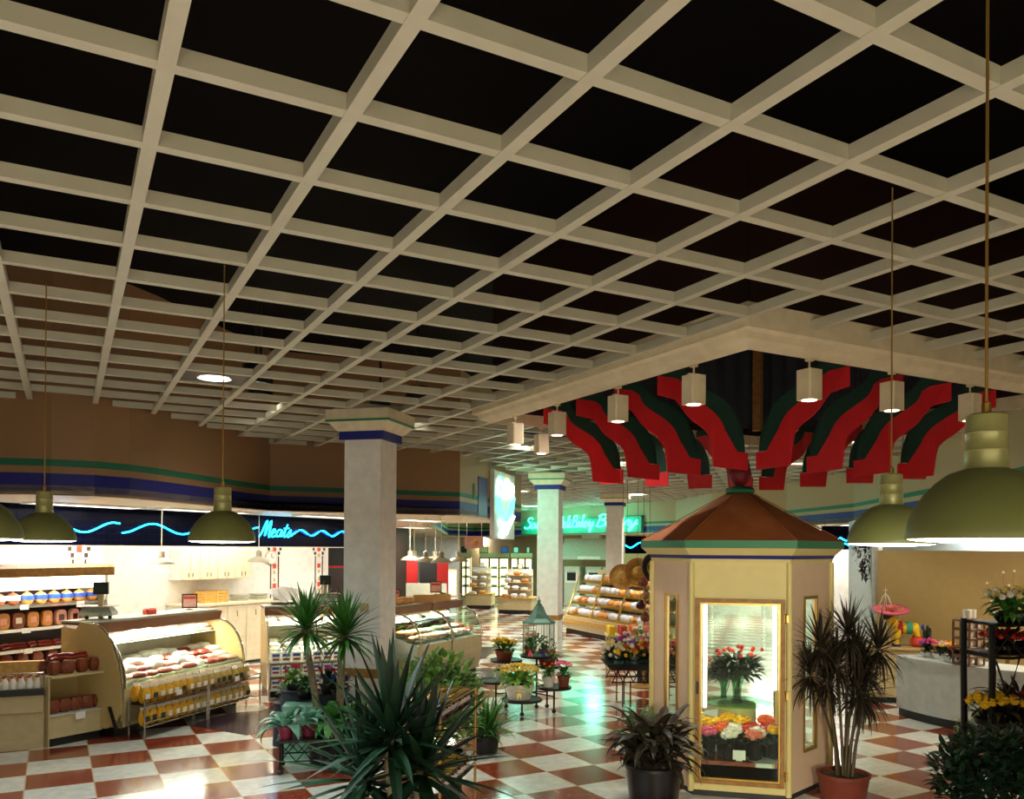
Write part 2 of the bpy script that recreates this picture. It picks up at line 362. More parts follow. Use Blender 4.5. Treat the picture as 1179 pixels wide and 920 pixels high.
struct(MB().wall([(12.9, 49.8), (-13.9, 49.8)], 0, 5.6, .1), 'wall_north', 'wall_grey')
# wall behind the camera, with dim glowing panes added as fill
sf = MB(); sf.box(-13.8, -2.95, 0, 12.8, -2.85, .35); sf.box(-13.8, -2.95, 2.35, 12.8, -2.85, 5.6); sf.box(-13.8, -2.95, .35, -4.6, -2.85, 2.35); sf.box(4.6, -2.95, .35, 12.8, -2.85, 2.35); struct(sf, 'wall_south', 'cream_paint')
wn = MB(); [wn.box(x - .03, -2.86, .35, x + .03, -2.8, 2.35) for x in (-4.57, -2.3, 0, 2.3, 4.57)]; wo = struct(wn, 'fill_window', 'case_grey'); MB().box(-4.6, -2.93, .35, 4.6, -2.9, 2.35).build('pane', 'fill_glow', wo)
# lower ceilings behind the soffits
poly_slab([(-13.8, 8.9)] + SL[:-1] + [(-1.17, 14.91), (-.1, 19.3), (-2.4, 20.3), (-3.6, 39.0), (-2.6, 41.5), (-2.6, 49.7), (-13.8, 49.7)], 3.0, 3.1, 'ceiling', 'cream_paint')
poly_slab([(-2.6, 41.5), (5.2, 28.9), (5.55, 24.9), (6.6, 21.1), (6.95, 17.7), (6.38, 12.74), (5.82, 9.76), (5.3, 5.6), (5.2, 1.0), (12.8, 1.0), (12.8, 49.7), (-2.6, 49.7)], 3.0, 3.1, 'ceiling', 'cream_paint')

# open grid of white beams, clipped to the soffits and to the skylight well
OUT = [(-9.5, 8.9)] + SL[1:-1] + [(-1.17, 14.91), (-.1, 19.3), (-2.4, 20.3), (-3.6, 39.0), (-2.6, 41.5), (5.2, 28.9), (5.55, 24.9), (6.6, 21.1), (6.95, 17.7), (6.38, 12.74), (5.82, 9.76), (5.3, 5.6), (5.2, .5), (-9.5, .5)]
RC = grid_pt(7, 3)
RS = 7 * SC
ring = [RC, RC + cu * RS, RC + cu * RS + cv * RS, RC + cv * RS]
def cuts(p, d, poly):
    ts = []; n = len(poly)
    for k in range(n):
        a, b = Vector((*poly[k][:2], 0)), Vector((*poly[(k + 1) % n][:2], 0)); e = b - a
        den = d.x * e.y - d.y * e.x
        if abs(den) < 1e-9: continue
        w_ = a - p; t = (w_.x * e.y - w_.y * e.x) / den; s = (w_.x * d.y - w_.y * d.x) / den
        if 0 <= s < 1: ts.append(t)
    return sorted(ts)
def inside(p, poly):
    c = False; n = len(poly); j = n - 1
    for i in range(n):
        xi, yi = poly[i][0], poly[i][1]; xj, yj = poly[j][0], poly[j][1]
        if (yi > p.y) != (yj > p.y) and p.x < (xj - xi) * (p.y - yi) / (yj - yi) + xi: c = not c
        j = i
    return c
g = MB()
ringo = [(q.x, q.y) for q in ring]
def beams(origin, step, d, n0, n1, up_):
    sd = Vector((-d.y, d.x, 0))
    for k in range(n0, n1):
        p = origin + step * k
        ts = sorted(cuts(p, d, OUT) + cuts(p, d, ringo))
        for t0, t1 in zip(ts, ts[1:]):
            mid = p + d * ((t0 + t1) / 2)
            if t1 - t0 > .02 and inside(mid, OUT) and not inside(mid, ringo):
                c = mid; L = t1 - t0
                g.cbox((c.x, c.y, ZG + .034 + up_), L, .06, .068, math.atan2(d.y, d.x))
beams(grid_pt(0, 0), cu * SC, cv, -45, 80, 0)
beams(grid_pt(0, 0), cv * SC, cu, -20, 90, .003)
struct(g, 'ceiling', 'grid_paint')

# skylight well over the kiosk: square moulded surround, dark lined walls
rg = MB()
prof = [(.0, .12), (.0, -.06), (.05, -.075), (.07, -.12), (.13, -.15), (.16, -.17), (.19, -.17), (.19, .12)]
cen = RC + (cu + cv) * RS / 2
def corner(k, off, z):
    sx_, sy_ = [(-1, -1), (1, -1), (1, 1), (-1, 1)][k]; h = RS / 2 - off
    q = cen + cu * (sx_ * h) + cv * (sy_ * h); return (q.x, q.y, ZG + z)
rings = [[corner(k, o_, z_) for o_, z_ in prof] for k in (0, 1, 2, 3, 0)]
rg.loft(rings, True)
struct(rg, 'trim_4', 'cream_paint')
wl = MB(); q = [corner(k, .2, 0) for k in range(4)]
for k in range(4):
    a, b = q[k], q[(k + 1) % 4]; wl.wall([(b[0], b[1]), (a[0], a[1])], 4.05, 5.6, .02)
struct(wl, 'wall_skylight_well', 'dark_brown')
# brown posts in the corners of the well
for k in range(4):
    a = Vector(corner(k, .36, 0)); o = MB().box(-.07, -.07, 4.1, .07, .07, 5.58).build('trim_%d' % (6 + k), 'wood', loc=(a.x, a.y, 0), rz=TC + PI / 4); o['kind'] = 'structure'
# gathered dark drapes lining the well
for k, nm in enumerate(('near left', 'near right', 'far right', 'far left')):
    a = Vector(corner(k, .3, 0)); b = Vector(corner((k + 1) % 4, .3, 0)); d = (b - a); L = d.length; d.normalize(); nn = Vector((-d.y, d.x, 0))
    rows = []; n = 90
    for z_ in (4.12, 4.5, 5.0, 5.5):
        rows.append([])
        for i in range(n + 1):
            s_ = .12 + (L - .24) * i / n; wv = .03 * math.sin(i * .9 + .5 * math.sin(i * .23)) + .02
            p = a + d * s_ + nn * wv; rows[-1].append((p.x, p.y, z_))
    mb = MB().loft(rows, False)
    tag(mb.build('drape', 'drape', smooth=True), ['dark sheer drape lining the near left side of the skylight well', 'dark sheer drape lining the near right side of the skylight well', 'dark sheer drape on the far right wall of the skylight well', 'dark sheer drape on the far left wall of the skylight well'][k], 'drape')

# columns
def column(x, y, w_, lab, idx, band=True, zt=ZG):
    o = thing('column', lab, 'column', (x, y, 0), R(-14.5))
    h = w_ / 2
    s = MB(); s.use('white_paint').box(-h, -h, 0, h, h, .82); s.box(-h, -h, .93, h, h, 3.72); s.build('shaft', None, o)
    MB().box(-h - .012, -h - .012, .82, h + .012, h + .012, .93).build('wood_band', 'wood', o)
    c = MB()
    def sq(r, z): return [(-r, -r, z), (r, -r, z), (r, r, z), (-r, r, z)]
    c.loft([sq(h + .05, 3.72), sq(h + .05, 3.82)], True, True, True); c.build('blue_collar', 'stripe_blue', o)
    c = MB(); c.loft([sq(h + .06, 3.82), sq(h + .16, 3.93), sq(h + .17, 3.94), sq(h + .17, zt - .005)], True, True, True); c.build('capital', 'cream_paint', o)
    c = MB(); c.loft([sq(h + .155, 3.925), sq(h + .178, 3.94), sq(h + .178, 3.95), sq(h + .165, 3.95)], True, True, True); c.build('green_line', 'stripe_green', o)
    MB().box(-h - .01, -h - .01, 0, h + .01, h + .01, .1).build('plinth', 'case_grey', o)
    return o
c1o = column(-1.93, 10.42, .48, 'wide cream square column with thermostat box standing left of centre', 1)
c2 = at(633, 757, 0); column(c2.x, c2.y + .28, .48, 'square column standing just behind the birdcage and plant stand', 2)
c3 = atd(708, 630, 25.5); column(c3.x, c3.y, .48, 'farthest square column, in front of the bakery racks', 3)
MB().bevbox(-.055, -.265, 1.63, .055, -.241, 1.73, .006)  .build('thermostat', 'case_tan', c1o, loc=(.04, 0, 0))

# header with black tiles above the meat counter
hb = Vector((-7.6, 10.9)); he = Vector((-3.4, 18.75)); hd = (he - hb).normalized(); hang = math.atan2(hd.y, hd.x)
HB = Frame(hb.x, hb.y, hang); HL = (he - hb).length
o = MB().box(0, 0, 2.41, HL, .15, 3.0).build('wall_header', 'black_tiles', loc=HB.p(0, 0), rz=hang); o['kind'] = 'structure'
o = MB().box(0, -.01, 2.395, HL, .16, 2.412).build('trim_5', 'cream_paint', loc=HB.p(0, 0), rz=hang); o['kind'] = 'structure'
def to_header(px, py):    # header-frame coordinate seen at a pixel column
    X, Y, Z = _ray(px, py); n = Vector((-hd.y, hd.x)); t = n.dot(hb) / n.dot(Vector((X, Y)))
    p = Vector((X * t, Y * t)); return (p - hb).dot(hd), EYE + Z * t
xw = to_header(118, 640)[0]
o = MB().box(-2, .0, 0, xw, .15, 2.4).build('wall_meat', 'white_paint', loc=HB.p(0, 0), rz=hang); o['kind'] = 'structure'
# back wall of the meat department
bw = [atd(100, 630, 15.2), atd(192, 630, 16.2), atd(302, 630, 18.2), atd(378, 630, 19.6)]
bwl = [(p.x, p.y) for p in bw]
struct(MB().wall([(-9, 12.6)] + bwl, 0, 3.0), 'wall_back', 'white_paint')
struct(MB().wall([(p.x, p.y) for p in (atd(378, 630, 22.5), atd(420, 630, 23.5), atd(470, 630, 25.5))], 0, 3.0), 'wall_passage', 'dark_brown')
# tile inlay pattern: dark squares and orange squares in columns
def inlay(px, d, zs, nm, flat=None):
    s = MB()
    for dx, z_, c, h_ in zs:
        s.use(c); s.box(dx - .022, -.012, z_ - h_, dx + .022, 0, z_ + h_)
    return s
def wall_inlay(px, fr, x, lab):
    o = thing('tile_inlay', lab, 'wall tiles', fr.p(x, -.001), fr.a)
    for sx_ in (-1, 1):
        for a_, z0_, z1_, h_ in ((.15, 2.33, 2.39, .025), (.11, 2.23, 2.3, .025), (.1, 1.0, 2.2, .012)):
            MB().box(sx_ * a_ - h_, -.012, z0_, sx_ * a_ + h_, 0, z1_).build('dark_tile', 'leaf_brown', o)
    for z_ in (2.36, 1.98, 1.55): MB().box(-.04, -.012, z_ - .05, .04, 0, z_ + .05).build('orange_tile', 'fl_coral', o)
    for z_ in (2.22, 1.85, 1.68, 1.42): MB().box(-.02, -.012, z_ - .04, .02, 0, z_ + .04).build('pale_tile', 'case_tan', o)
wall_inlay(0, HB, to_header(91, 640)[0], 'tile inlay of dark and orange squares above the meat refrigerator')
def seg_frame(a, b):
    d = Vector((b[0] - a[0], b[1] - a[1])); return Frame(a[0], a[1], math.atan2(d.y, d.x))
FW = seg_frame(bwl[2], bwl[3])
def along(fr, px):
    X, Y, Z = _ray(px, 640); n = Vector((-math.sin(fr.a), math.cos(fr.a))); o2 = Vector((fr.o.x, fr.o.y)); t = n.dot(o2) / n.dot(Vector((X, Y)))
    return (Vector((X * t, Y * t)) - o2).dot(Vector((math.cos(fr.a), math.sin(fr.a))))
wall_inlay(0, FW, along(FW, 316), 'tile inlay column of dark and orange squares under the wall clock')
wall_inlay(0, FW, along(FW, 367), 'tile inlay column of dark and orange squares behind the left yucca')
o = thing('wall_clock', 'round white wall clock beside a tile inlay under the black header', 'clock', FW.p(along(FW, 311), -.02, 2.17), FW.a)
MB().lathe([(.145, -.02), (.155, 0), (.155, .02), (.145, .03)], n=24).build('clock_rim', 'case_tan', o).rotation_euler = (PI / 2, 0, 0)
MB().lathe([(.13, .031), (.13, .036)], n=24).build('clock_face', 'white_paint', o).rotation_euler = (PI / 2, 0, 0)
s = MB().box(-.006, -.045, 0, .006, -.04, .1); s.box(0, -.045, -.005, .07, -.04, .005); s.build('hands', 'black', o)
# framed opening at the far end of the meat wall
p = atd(389, 645, 20.6); o = thing('notice_board', 'dark board with red frame in the passage right of the meat wall', 'board', (p.x, p.y, 1.9), R(20))
s = MB(); s.box(-.45, 0, 0, .45, .04, .05); s.box(-.45, 0, .55, .45, .04, .6); s.box(-.45, 0, 0, -.4, .04, .6); s.box(.4, 0, 0, .45, .04, .6); s.build('frame', 'fl_red', o)
MB().box(-.4, .01, .05, .4, .03, .55).build('board', 'black', o)
for x in (-.42, .42): MB().box(x - .02, .01, -1.9, x + .02, .04, .0).build('post', 'fl_red', o)

# cabinets and counter on the back wall of the meat department
FC = seg_frame(bwl[1], bwl[2]); L = (Vector(bwl[2]) - Vector(bwl[1])).length
n = 4; wd_ = L * .72 / n
for i in range(n):
    o = thing('wall_cabinet', 'white wall cabinet, %s from the left over the meat prep counter' % nth(i), 'cabinet', FC.p(.06 + wd_ * i, -.36, 1.75), FC.a, 'wall cabinets over the prep counter')
    MB().box(0, .02, 0, wd_ - .004, .355, .62).build('body', 'white_paint', o)
    for k in (0, 1):
        dd = MB().bevbox(k * wd_ / 2 + .01, 0, .01, (k + 1) * wd_ / 2 - .012, .019, .61, .004).build('door', 'cream_paint', o)
        MB().box((wd_ / 2 - .05 if k == 0 else wd_ / 2 + .035), -.015, .06, (wd_ / 2 - .035 if k == 0 else wd_ / 2 + .05), 0, .14).build('handle', 'chrome', dd)
for i in range(5):
    wq = L / 5
    o = thing('base_cabinet', 'white base cabinet, %s from the left against the meat back wall' % nth(i), 'cabinet', FC.p(wq * i, -.62, 0), FC.a, 'base cabinets of the prep counter')
    MB().box(0, .02, .08, wq - .004, .61, 1.24).build('body', 'white_paint', o)
    dd = MB().bevbox(.01, 0, .1, wq - .014, .019, 1.22, .005).build('door', 'cream_paint', o)
    MB().box(wq / 2 - .008, -.015, 1.0, wq / 2 + .008, 0, 1.12).build('handle', 'chrome', dd)
tag(MB().box(-.02, -.66, 1.245, L, -.005, 1.29).build('worktop', 'cream_paint', loc=FC.p(0, 0), rz=FC.a), 'long pale worktop on the base cabinets behind the meat counter', 'worktop')
def crate(lab, loc, rz, sx, sy, sz, m='light_wood'):
    o = thing('wooden_crate', lab, 'crate', loc, rz)
    s = MB(); t = .02
    for k in range(4):
        z0 = k * sz / 4 + .004
        s.box(0, 0, z0, sx, t, z0 + sz / 4 - .012); s.box(0, sy - t, z0, sx, sy, z0 + sz / 4 - .012)
        s.box(0, t, z0, t, sy - t, z0 + sz / 4 - .012); s.box(sx - t, t, z0, sx, sy - t, z0 + sz / 4 - .012)
    s.build('slats', m, o); MB().box(0, 0, 0, sx, sy, .012).build('bottom', m, o)
    for x in (0, sx / 2, sx - .05): MB().box(x, -.012, 0, x + .05, 0, sz).build('batten', m, o)
crate('slatted wooden crate on the worktop behind the meat counter', FC.p(along(FC, 217), -.5, 1.29), FC.a, .55, .35, .24)
for k, (px, lab) in enumerate(((262, 'grey food tray stack on the worktop right of the crate'), (284, 'grey food tray stack at the right end of the worktop'))):
    o = thing('tray_stack', lab, 'trays', FC.p(along(FC, px) - .1, -.45, 1.29), FC.a)
    for j in range(3): MB().loft([[(.03, .03, j * .045), (.28, .03, j * .045), (.28, .25, j * .045), (.03, .25, j * .045)], [(0, 0, j * .045 + .04), (.31, 0, j * .045 + .04), (.31, .28, j * .045 + .04), (0, .28, j * .045 + .04)]], True, True, True).build('tray', ('chrome', 'case_grey', 'chrome')[j], o)

# lens panels of the ceiling troffers
for i, (x, y, z, a, sx_, sy_, p_, c_) in enumerate(TROFFERS):
    o = thing('ceiling_troffer', 'flat white ceiling light panel, %s of the seen and added ones in the lowered ceilings' % nth(i), 'ceiling light', (x, y, z), R(a), 'ceiling light panels in the lowered ceilings')
    hx, hy = sx_ / 2 + .04, sy_ / 2 + .04
    s = MB(); s.box(-hx, -hy, 0, hx, -hy + .04, .029); s.box(-hx, hy - .04, 0, hx, hy, .029); s.box(-hx, -hy + .04, 0, -hx + .04, hy - .04, .029); s.box(hx - .04, -hy + .04, 0, hx, hy - .04, .029); s.build('frame', 'white_paint', o)
    MB().box(-hx + .04, -hy + .04, .008, hx - .04, hy - .04, .025).build('lens', 'panel_lit', o)

# the seen downlight in the grid, and the cans added above it
def downlight(x, y, lab, i):
    o = thing('downlight', lab, 'downlight', (x, y, ZG + .02), TC, 'downlights in the ceiling grid')
    if i == 0:
        s = MB(); s.box(-.3, -.3, .0, .3, .3, .03); s.build('panel', 'dark_brown', o)
    MB().lathe([(.16, -.012), (.17, -.012), (.17, 0), (.16, 0)], n=24, ring=True).build('trim_ring', 'white_paint', o)
    MB().lathe([(.001, -.008), (.14, -.008), (.14, -.001)], n=24).build('lens', 'lamp_lens', o)
for i, (x, y) in enumerate(DOWN):
    if i == 0:
        i_ = round((Vector((x, y, 0)).dot(cu)) / SC - O1 - .5); j_ = round((Vector((x, y, 0)).dot(cv)) / SC - O2 - .5)
        q_ = grid_pt(i_ + .5, j_ + .5)
        downlight(q_.x, q_.y, 'round bright downlight in a brown panel between the ceiling beams', 0)
    else:
        o = thing('added_downlight_can', 'added black downlight can hidden above the ceiling grid, %s of them' % nth(i - 1), 'downlight', (x, y, 4.4), 0, 'added cans above the ceiling grid')
        MB().lathe([(.15, 0), (.16, 0), (.16, .22), (.15, .22)], n=20, ring=True).build('can', 'black', o)
        MB().lathe([(.02, .206), (.02, 1.19)], n=8).build('stem', 'black', o)
        MB().lathe([(.001, .19), (.149, .19), (.149, .205), (.001, .205)], n=20).build('lens', 'spot_lens', o)

# right side: partition behind the counter, white wall with window, store room behind
wr = [atd(958, 640, 20.6), atd(983, 640, 17.4), atd(1011, 640, 14.6)]
struct(MB().wall([(p.x, p.y) for p in reversed(wr[1:])], 0, 3.0, .1), 'wall_window', 'wall_grey')
pa = atd(1010, 640, 14.55); pb = atd(1200, 640, 13.4)
PF = seg_frame((pa.x, pa.y), (pb.x + 1, pb.y - .35))
o = MB().box(0, 0, 0, 4.6, .1, 2.41).build('wall_partition', 'tan_panel', loc=PF.p(0, 0), rz=PF.a); o['kind'] = 'structure'
o = MB().box(0, 2.2, 0, 6, 2.3, 3.0).build('wall_store_room', 'wall_grey', loc=PF.p(0, 0), rz=PF.a); o['kind'] = 'structure'
struct(MB().wall([(9.6, 20.5), (6.3, 20.6)], 0, 3.0, .1), 'wall_far_right', 'white_paint')
WF = seg_frame((wr[1].x, wr[1].y), (wr[2].x, wr[2].y)); wL = (wr[2] - wr[1]).length
x0, x1 = along(WF, 989), along(WF, 1005)
s = MB(); s.box(x0 - .12, -.05, .6, x0, 0, 1.87); s.box(x1, -.05, .6, x1 + .12, 0, 1.87); s.box(x0 - .12, -.05, 1.87, x1 + .12, 0, 1.97); s.box(x0 - .12, -.05, .5, x1 + .12, 0, .6)
o = s.build('window_1', 'case_tan', loc=WF.p(0, 0), rz=WF.a); o['kind'] = 'structure'
o2 = MB().box(x0, -.02, .6, x1, -.005, 1.87).build('pane', 'window_lit', o)
o3 = MB().box((x0 + x1) / 2 - .02, -.045, .6, (x0 + x1) / 2 + .02, -.02, 1.87).build('window_frame', 'white_paint', o)
# far department walls
struct(MB().wall([(5.2, 33.2), (-3.5, 45.5)], 0, 3.0, .1), 'wall_bakery', 'case_tan')
struct(MB().wall([(6.4, 21.4), (8.5, 24), (8.5, 30), (5.2, 33.2)][::-1], 0, 3.0, .1), 'wall_bakery_side', 'white_paint')
struct(MB().wall([(-3.5, 45.5), (-12, 45.5)], 0, 3.0, .1), 'wall_deli', 'wall_grey')
# ================================================================== pendants over the aisle
def pendant(loc, r, ztop, lab, power, lcol=(1, .97, .86), group=None):
    """enamelled dome on a rod; loc is the rim centre"""
    k = r / .19
    o = thing('pendant_lamp', lab, 'pendant lamp', loc, 0, group)
    prof = [(.19, 0), (.192, .004), (.19, .02), (.183, .05), (.17, .08), (.148, .115), (.12, .145), (.09, .168), (.05, .182), (.05, .178), (.088, .163), (.116, .14), (.143, .111), (.165, .077), (.178, .048), (.185, .02), (.186, .0)]
    MB().lathe([(a * k, b * k) for a, b in prof], n=40, ring=True).build('shade', 'lamp_shade', o, smooth=True)
    s = MB(); s.lathe([(a * k, b * k) for a, b in [(.053, .18), (.05, .225), (.052, .228), (.05, .232), (.049, .27), (.051, .273), (.049, .277), (.048, .318), (.04, .322), (.001, .322)]], n=28); s.build('neck', 'lamp_neck', o, smooth=True)
    MB().lathe([(a * k, b * k) for a, b in [(.001, -.011), (.1, -.009), (.16, -.005), (.184, -.001), (.18, .004), (.001, .0)]], n=40).build('lens', 'lamp_lens', o)
    MB().lathe([(.012, .322 * k), (.012, .35 * k), (.004, .355 * k), (.004, ztop - loc[2])], n=8).build('rod', 'brass', o)
    lamp('SPOT', (loc[0], loc[1], loc[2] - .02), power, lcol, r * .6, spot=150, blend=.5, name='pendant_light')
p1 = at(57, 325, ZG); p2 = at(258.5, 305, ZG); p3 = at(1027.5, 216, ZG)
PEND = [(-2.62, 4.0, .192, 'dome pendant lamp cut by the left edge of the picture'), (p1.x - .02, p1.y, .185, 'dome pendant lamp hanging left, over the meat refrigerator'),
        (p2.x, p2.y, .19, 'dome pendant lamp hanging before the blue script sign'), (p3.x, p3.y, .19, 'smaller of the two dome pendant lamps at the right, before the tan partition'),
        (1.185, 2.15, .19, 'largest dome pendant lamp, nearest at the right edge')]
for x, y, r, lab in PEND: pendant((x, y, 2.435), r, ZG, lab, 170 if x < 0 else 115, (.84, .97, 1) if x < 0 else (1, .97, .86))

# ================================================================== track heads on the well surround
hk = 0
def track_head(pt, lab, aim):
    z0 = ZG - .17
    o = thing('track_light', lab, 'spotlight', (pt.x, pt.y, z0), aim)
    MB().box(-.028, -.02, -.02, .028, .02, 0).build('mount', 'cream_paint', o)
    s = MB(); s.tube([(0, 0, -.02), (0, 0, -.1)], .008); s.cbox((0, .03, -.09), .03, .05, .03); s.build('stem', 'cream_paint', o)
    h = MB(); pr_ = [(a * 1.2, b * 1.2) for a, b in [(-.062, -.05), (-.05, -.062), (.05, -.062), (.062, -.05), (.062, .05), (.05, .062), (-.05, .062), (-.062, .05)]]
    h.prism(pr_, -.325, -.09); hd_ = h.build('head', 'cream_paint', o)
    MB().lathe([(.001, -.329), (.055, -.329), (.058, -.325)], n=16).build('lens', 'spot_lens', hd_)
    lamp('SPOT', (pt.x, pt.y, z0 - .34), 12, (1, .82, .55), .04, spot=80, blend=.6, name='track_beam')
def ring_line(side, px):   # point on the lip of the surround seen at a pixel column
    base = Vector(corner(0, .175, 0)[:2]); d = cv if side == 'L' else cu
    X, Y, Z = _ray(px, 400)
    n = Vector((-d.y, d.x)); t = n.dot(base) / n.dot(Vector((X, Y))); return Vector((X * t, Y * t, 0))
Lh = [(799, 'first'), (712, 'second'), (642, 'third'), (594, 'fourth')]
for k, (px, w_) in enumerate(Lh):
    track_head(ring_line('L', px), 'cream track light, %s from the near corner on the left arm of the surround' % w_, TC + PI / 2)
for k, (px, w_) in enumerate([(932, 'first'), (1027, 'second'), (1117, 'third')]):
    track_head(ring_line('R', px), 'cream track light, %s from the near corner on the right arm of the surround' % w_, TC)
pf = Vector(corner(3, .175, 0)); track_head(pf + cu * .7, 'square cream track light below the far left arm of the skylight surround', TC)
pf = Vector(corner(1, .175, 0)); track_head(pf + cv * .3, 'square cream track light at the right edge below the skylight surround', TC)
track_head(pf + cv * 1.05, 'square cream track light farther back on the right side of the surround', TC)

# ================================================================== S-shaped felt banners in the well
Lp = [(0, -.17), (.19, -.19), (.25, -.22), (.29, -.30), (.38, -.37), (.48, -.42), (.56, -.48), (.59, -.56), (.62, -.77)]
SX = 1.06
Mp = [(.28, .0), (.31, -.08), (.36, -.14), (.45, -.19), (.57, -.25), (.66, -.31), (.73, -.39), (.76, -.46), (.785, -.615)]
Up = [(.30, .09), (.36, .02), (.45, -.04), (.55, -.085), (.67, -.13), (.78, -.19), (.86, -.27), (.92, -.37), (.955, -.48), (.965, -.615)]
def smooth_line(P, n=26):
    out = []
    for i in range(len(P) - 1):
        p0 = P[max(i - 1, 0)]; p1_ = P[i]; p2_ = P[i + 1]; p3_ = P[min(i + 2, len(P) - 1)]
        for k in range(4):
            t = k / 4
            out.append(tuple(.5 * ((2 * p1_[c]) + (-p0[c] + p2_[c]) * t + (2 * p0[c] - 5 * p1_[c] + 4 * p2_[c] - p3_[c]) * t * t + (-p0[c] + 3 * p1_[c] - 3 * p2_[c] + p3_[c]) * t ** 3) for c in (0, 1)))
    out.append(P[-1]); return out
def flat(poly, mname, name, parent, t=.008, y=0.):
    bm = bmesh.new(); vs = [bm.verts.new((x, y, z)) for x, z in poly]; f = bm.faces.new(vs); bmesh.ops.triangulate(bm, faces=[f])
    r = bmesh.ops.extrude_face_region(bm, geom=bm.faces[:])
    for v in [g_ for g_ in r['geom'] if isinstance(g_, bmesh.types.BMVert)]: v.co.y += t
    for v in bm.verts: v.co.y += .018 * math.sin(v.co.x * 7) * math.cos(v.co.z * 5)
    bmesh.ops.recalc_face_normals(bm, faces=bm.faces)
    me = bpy.data.meshes.new(name); bm.to_mesh(me); bm.free(); me.materials.append(M[mname])
    o = bpy.data.objects.new(name, me); col.objects.link(o); o.parent = parent; return o
def make_banner(redm='flag_red'):
    o = thing('felt_banner', '', 'banner')
    L_ = smooth_line(Lp); M_ = smooth_line(Mp); U_ = smooth_line(Up)
    flat([(0, .0)] + L_[0:] + [(1.0, -.785), (1.0, -.62)] + [(.785, -.615)] + list(reversed(M_)) , redm, 'red_band', o)
    flat([(0, .085), (0, .003)] + [(x, z + .003) for x, z in M_] + [(.965, -.612)] + list(reversed(U_)), 'flag_green', 'green_band', o, y=.0)
    s = MB(); s.tube([(.05, .004, .08), (.05, .004, 1.64)], .0025, 4); s.tube([(.95, .004, -.5), (.95, .004, 1.64)], .0025, 4); s.tube([(.45, .004, -.05), (.45, .004, 1.64)], .0025, 4); s.build('hanging_wires', 'black_metal', o)
    return o
kit_b = Kit(make_banner)
names = ['near left', 'near right', 'far right', 'far left']
for k in (0, 1, 2, 3):
    # side k: 0 = left arm (from near corner back), 1 = right arm, 2/3 the far ones
    for j, t in enumerate((1.28, 1.95, 2.62, 3.29)):
        if k == 0: st = Vector(corner(0, .12, 0)) + cu * .16 + cv * t; a = TC; mir = False
        elif k == 1: st = Vector(corner(0, .12, 0)) + cv * .16 + cu * t; a = TC + PI / 2; mir = True
        elif k == 2: st = Vector(corner(2, .12, 0)) - cu * .16 - cv * t; a = TC + PI; mir = False
        else: st = Vector(corner(2, .12, 0)) - cv * .16 - cu * t; a = TC - PI / 2; mir = True
        w_ = nth(j)
        lab = {0: 'red and green S-shaped banner, %s from the near corner, left row', 1: 'red and green S-shaped banner, %s from the near corner, right row',
               2: 'red and green S-shaped banner, %s from the far corner, back right row', 3: 'red and green S-shaped banner, %s from the far corner, back left row'}[k] % w_
        b = kit_b.put((st.x, st.y, 3.94), a, lab, 'felt banners hanging in the skylight well', (SX, -1 if mir else 1, 1))

# ================================================================== flower kiosk
KC = Vector((2.27, 8.85, 0)); KR = .905; KA = R(-14.0)
ko = thing('flower_kiosk', 'six-sided cream flower kiosk with a terracotta roof and glass door', 'kiosk', KC, KA)
def hx(r, k): a = R(-120 + 60 * k); return Vector((r * math.cos(a), r * math.sin(a)))
H6 = [hx(KR, k) for k in range(6)]
WH = 2.28
# each wall: a panel with an opening; front wall is edge 0 -> 1
def panel_wall(k, mname, ox0, ox1, oz0, oz1):
    a, b = H6[k], H6[(k + 1) % 6]; d = (b - a); L = d.length; ang = math.atan2(d.y, d.x)
    s = MB(); t = .04; c0, c1_ = (L / 2 + ox0, L / 2 + ox1)
    s.box(0.01, 0, .06, c0, t, WH); s.box(c1_, 0, .06, L - .01, t, WH); s.box(c0, 0, .06, c1_, t, oz0); s.box(c0, 0, oz1, c1_, t, WH)
    o = s.build('wall_panel', mname, ko, loc=(a.x, a.y, 0), rz=ang)
    return o, L
for k in range(6):
    if k == 0: o, L = panel_wall(k, 'kiosk_cream', -.385, .385, .16, 1.90)
    elif k in (1, 5): o, L = panel_wall(k, 'kiosk_pink', -.14, .14, .45, 1.92)
    else: o, L = panel_wall(k, 'kiosk_cream', -.40, .40, .35, 1.92)
    if k != 0:
        w2 = .14 if k in (1, 5) else .40
        zb = .45 if k in (1, 5) else .35
        f = MB(); c = L / 2
        f.box(c - w2 - .005, -.014, zb - .03, c - w2 + .016, .012, 1.95); f.box(c + w2 - .016, -.014, zb - .03, c + w2 + .005, .012, 1.95); f.box(c - w2, -.014, zb - .03, c + w2, .012, zb); f.box(c - w2, -.014, 1.92, c + w2, .05, 1.95)
        wf = f.build('window_frame', 'brass', ko, loc=o.location, rz=o.rotation_euler[2])
        MB().box(c - w2 + .022, .015, zb, c + w2 - .022, .02, 1.92).build('pane', 'glass', wf)
cp = MB()
for k in range(6):
    q = hx(KR + .012, k); cp.lathe([(.028, .05), (.028, WH)], (q.x, q.y, 0), 10)
cp.build('corner_posts', 'kiosk_cream', ko)
def hexring(r, z): return [(hx(r, k).x, hx(r, k).y, z) for k in range(6)]
MB().loft([hexring(KR - .02, 0), hexring(KR - .02, .06)], True, True, True).build('base', 'black', ko)
s = MB(); s.loft([hexring(KR - .05, .30), hexring(KR - .05, .34)], True, True, True); s.build('display_floor', 'floor_tiles', ko)
s = MB(); s.loft([hexring(KR + .02, WH), hexring(KR + .03, WH + .035)], True, True, True); s.build('crown_trim', 'kiosk_cream', ko)
s = MB(); s.loft([hexring(KR + .03, WH + .036), hexring(KR + .05, WH + .07)], True, True, True); s.build('blue_stripe', 'stripe_blue', ko)
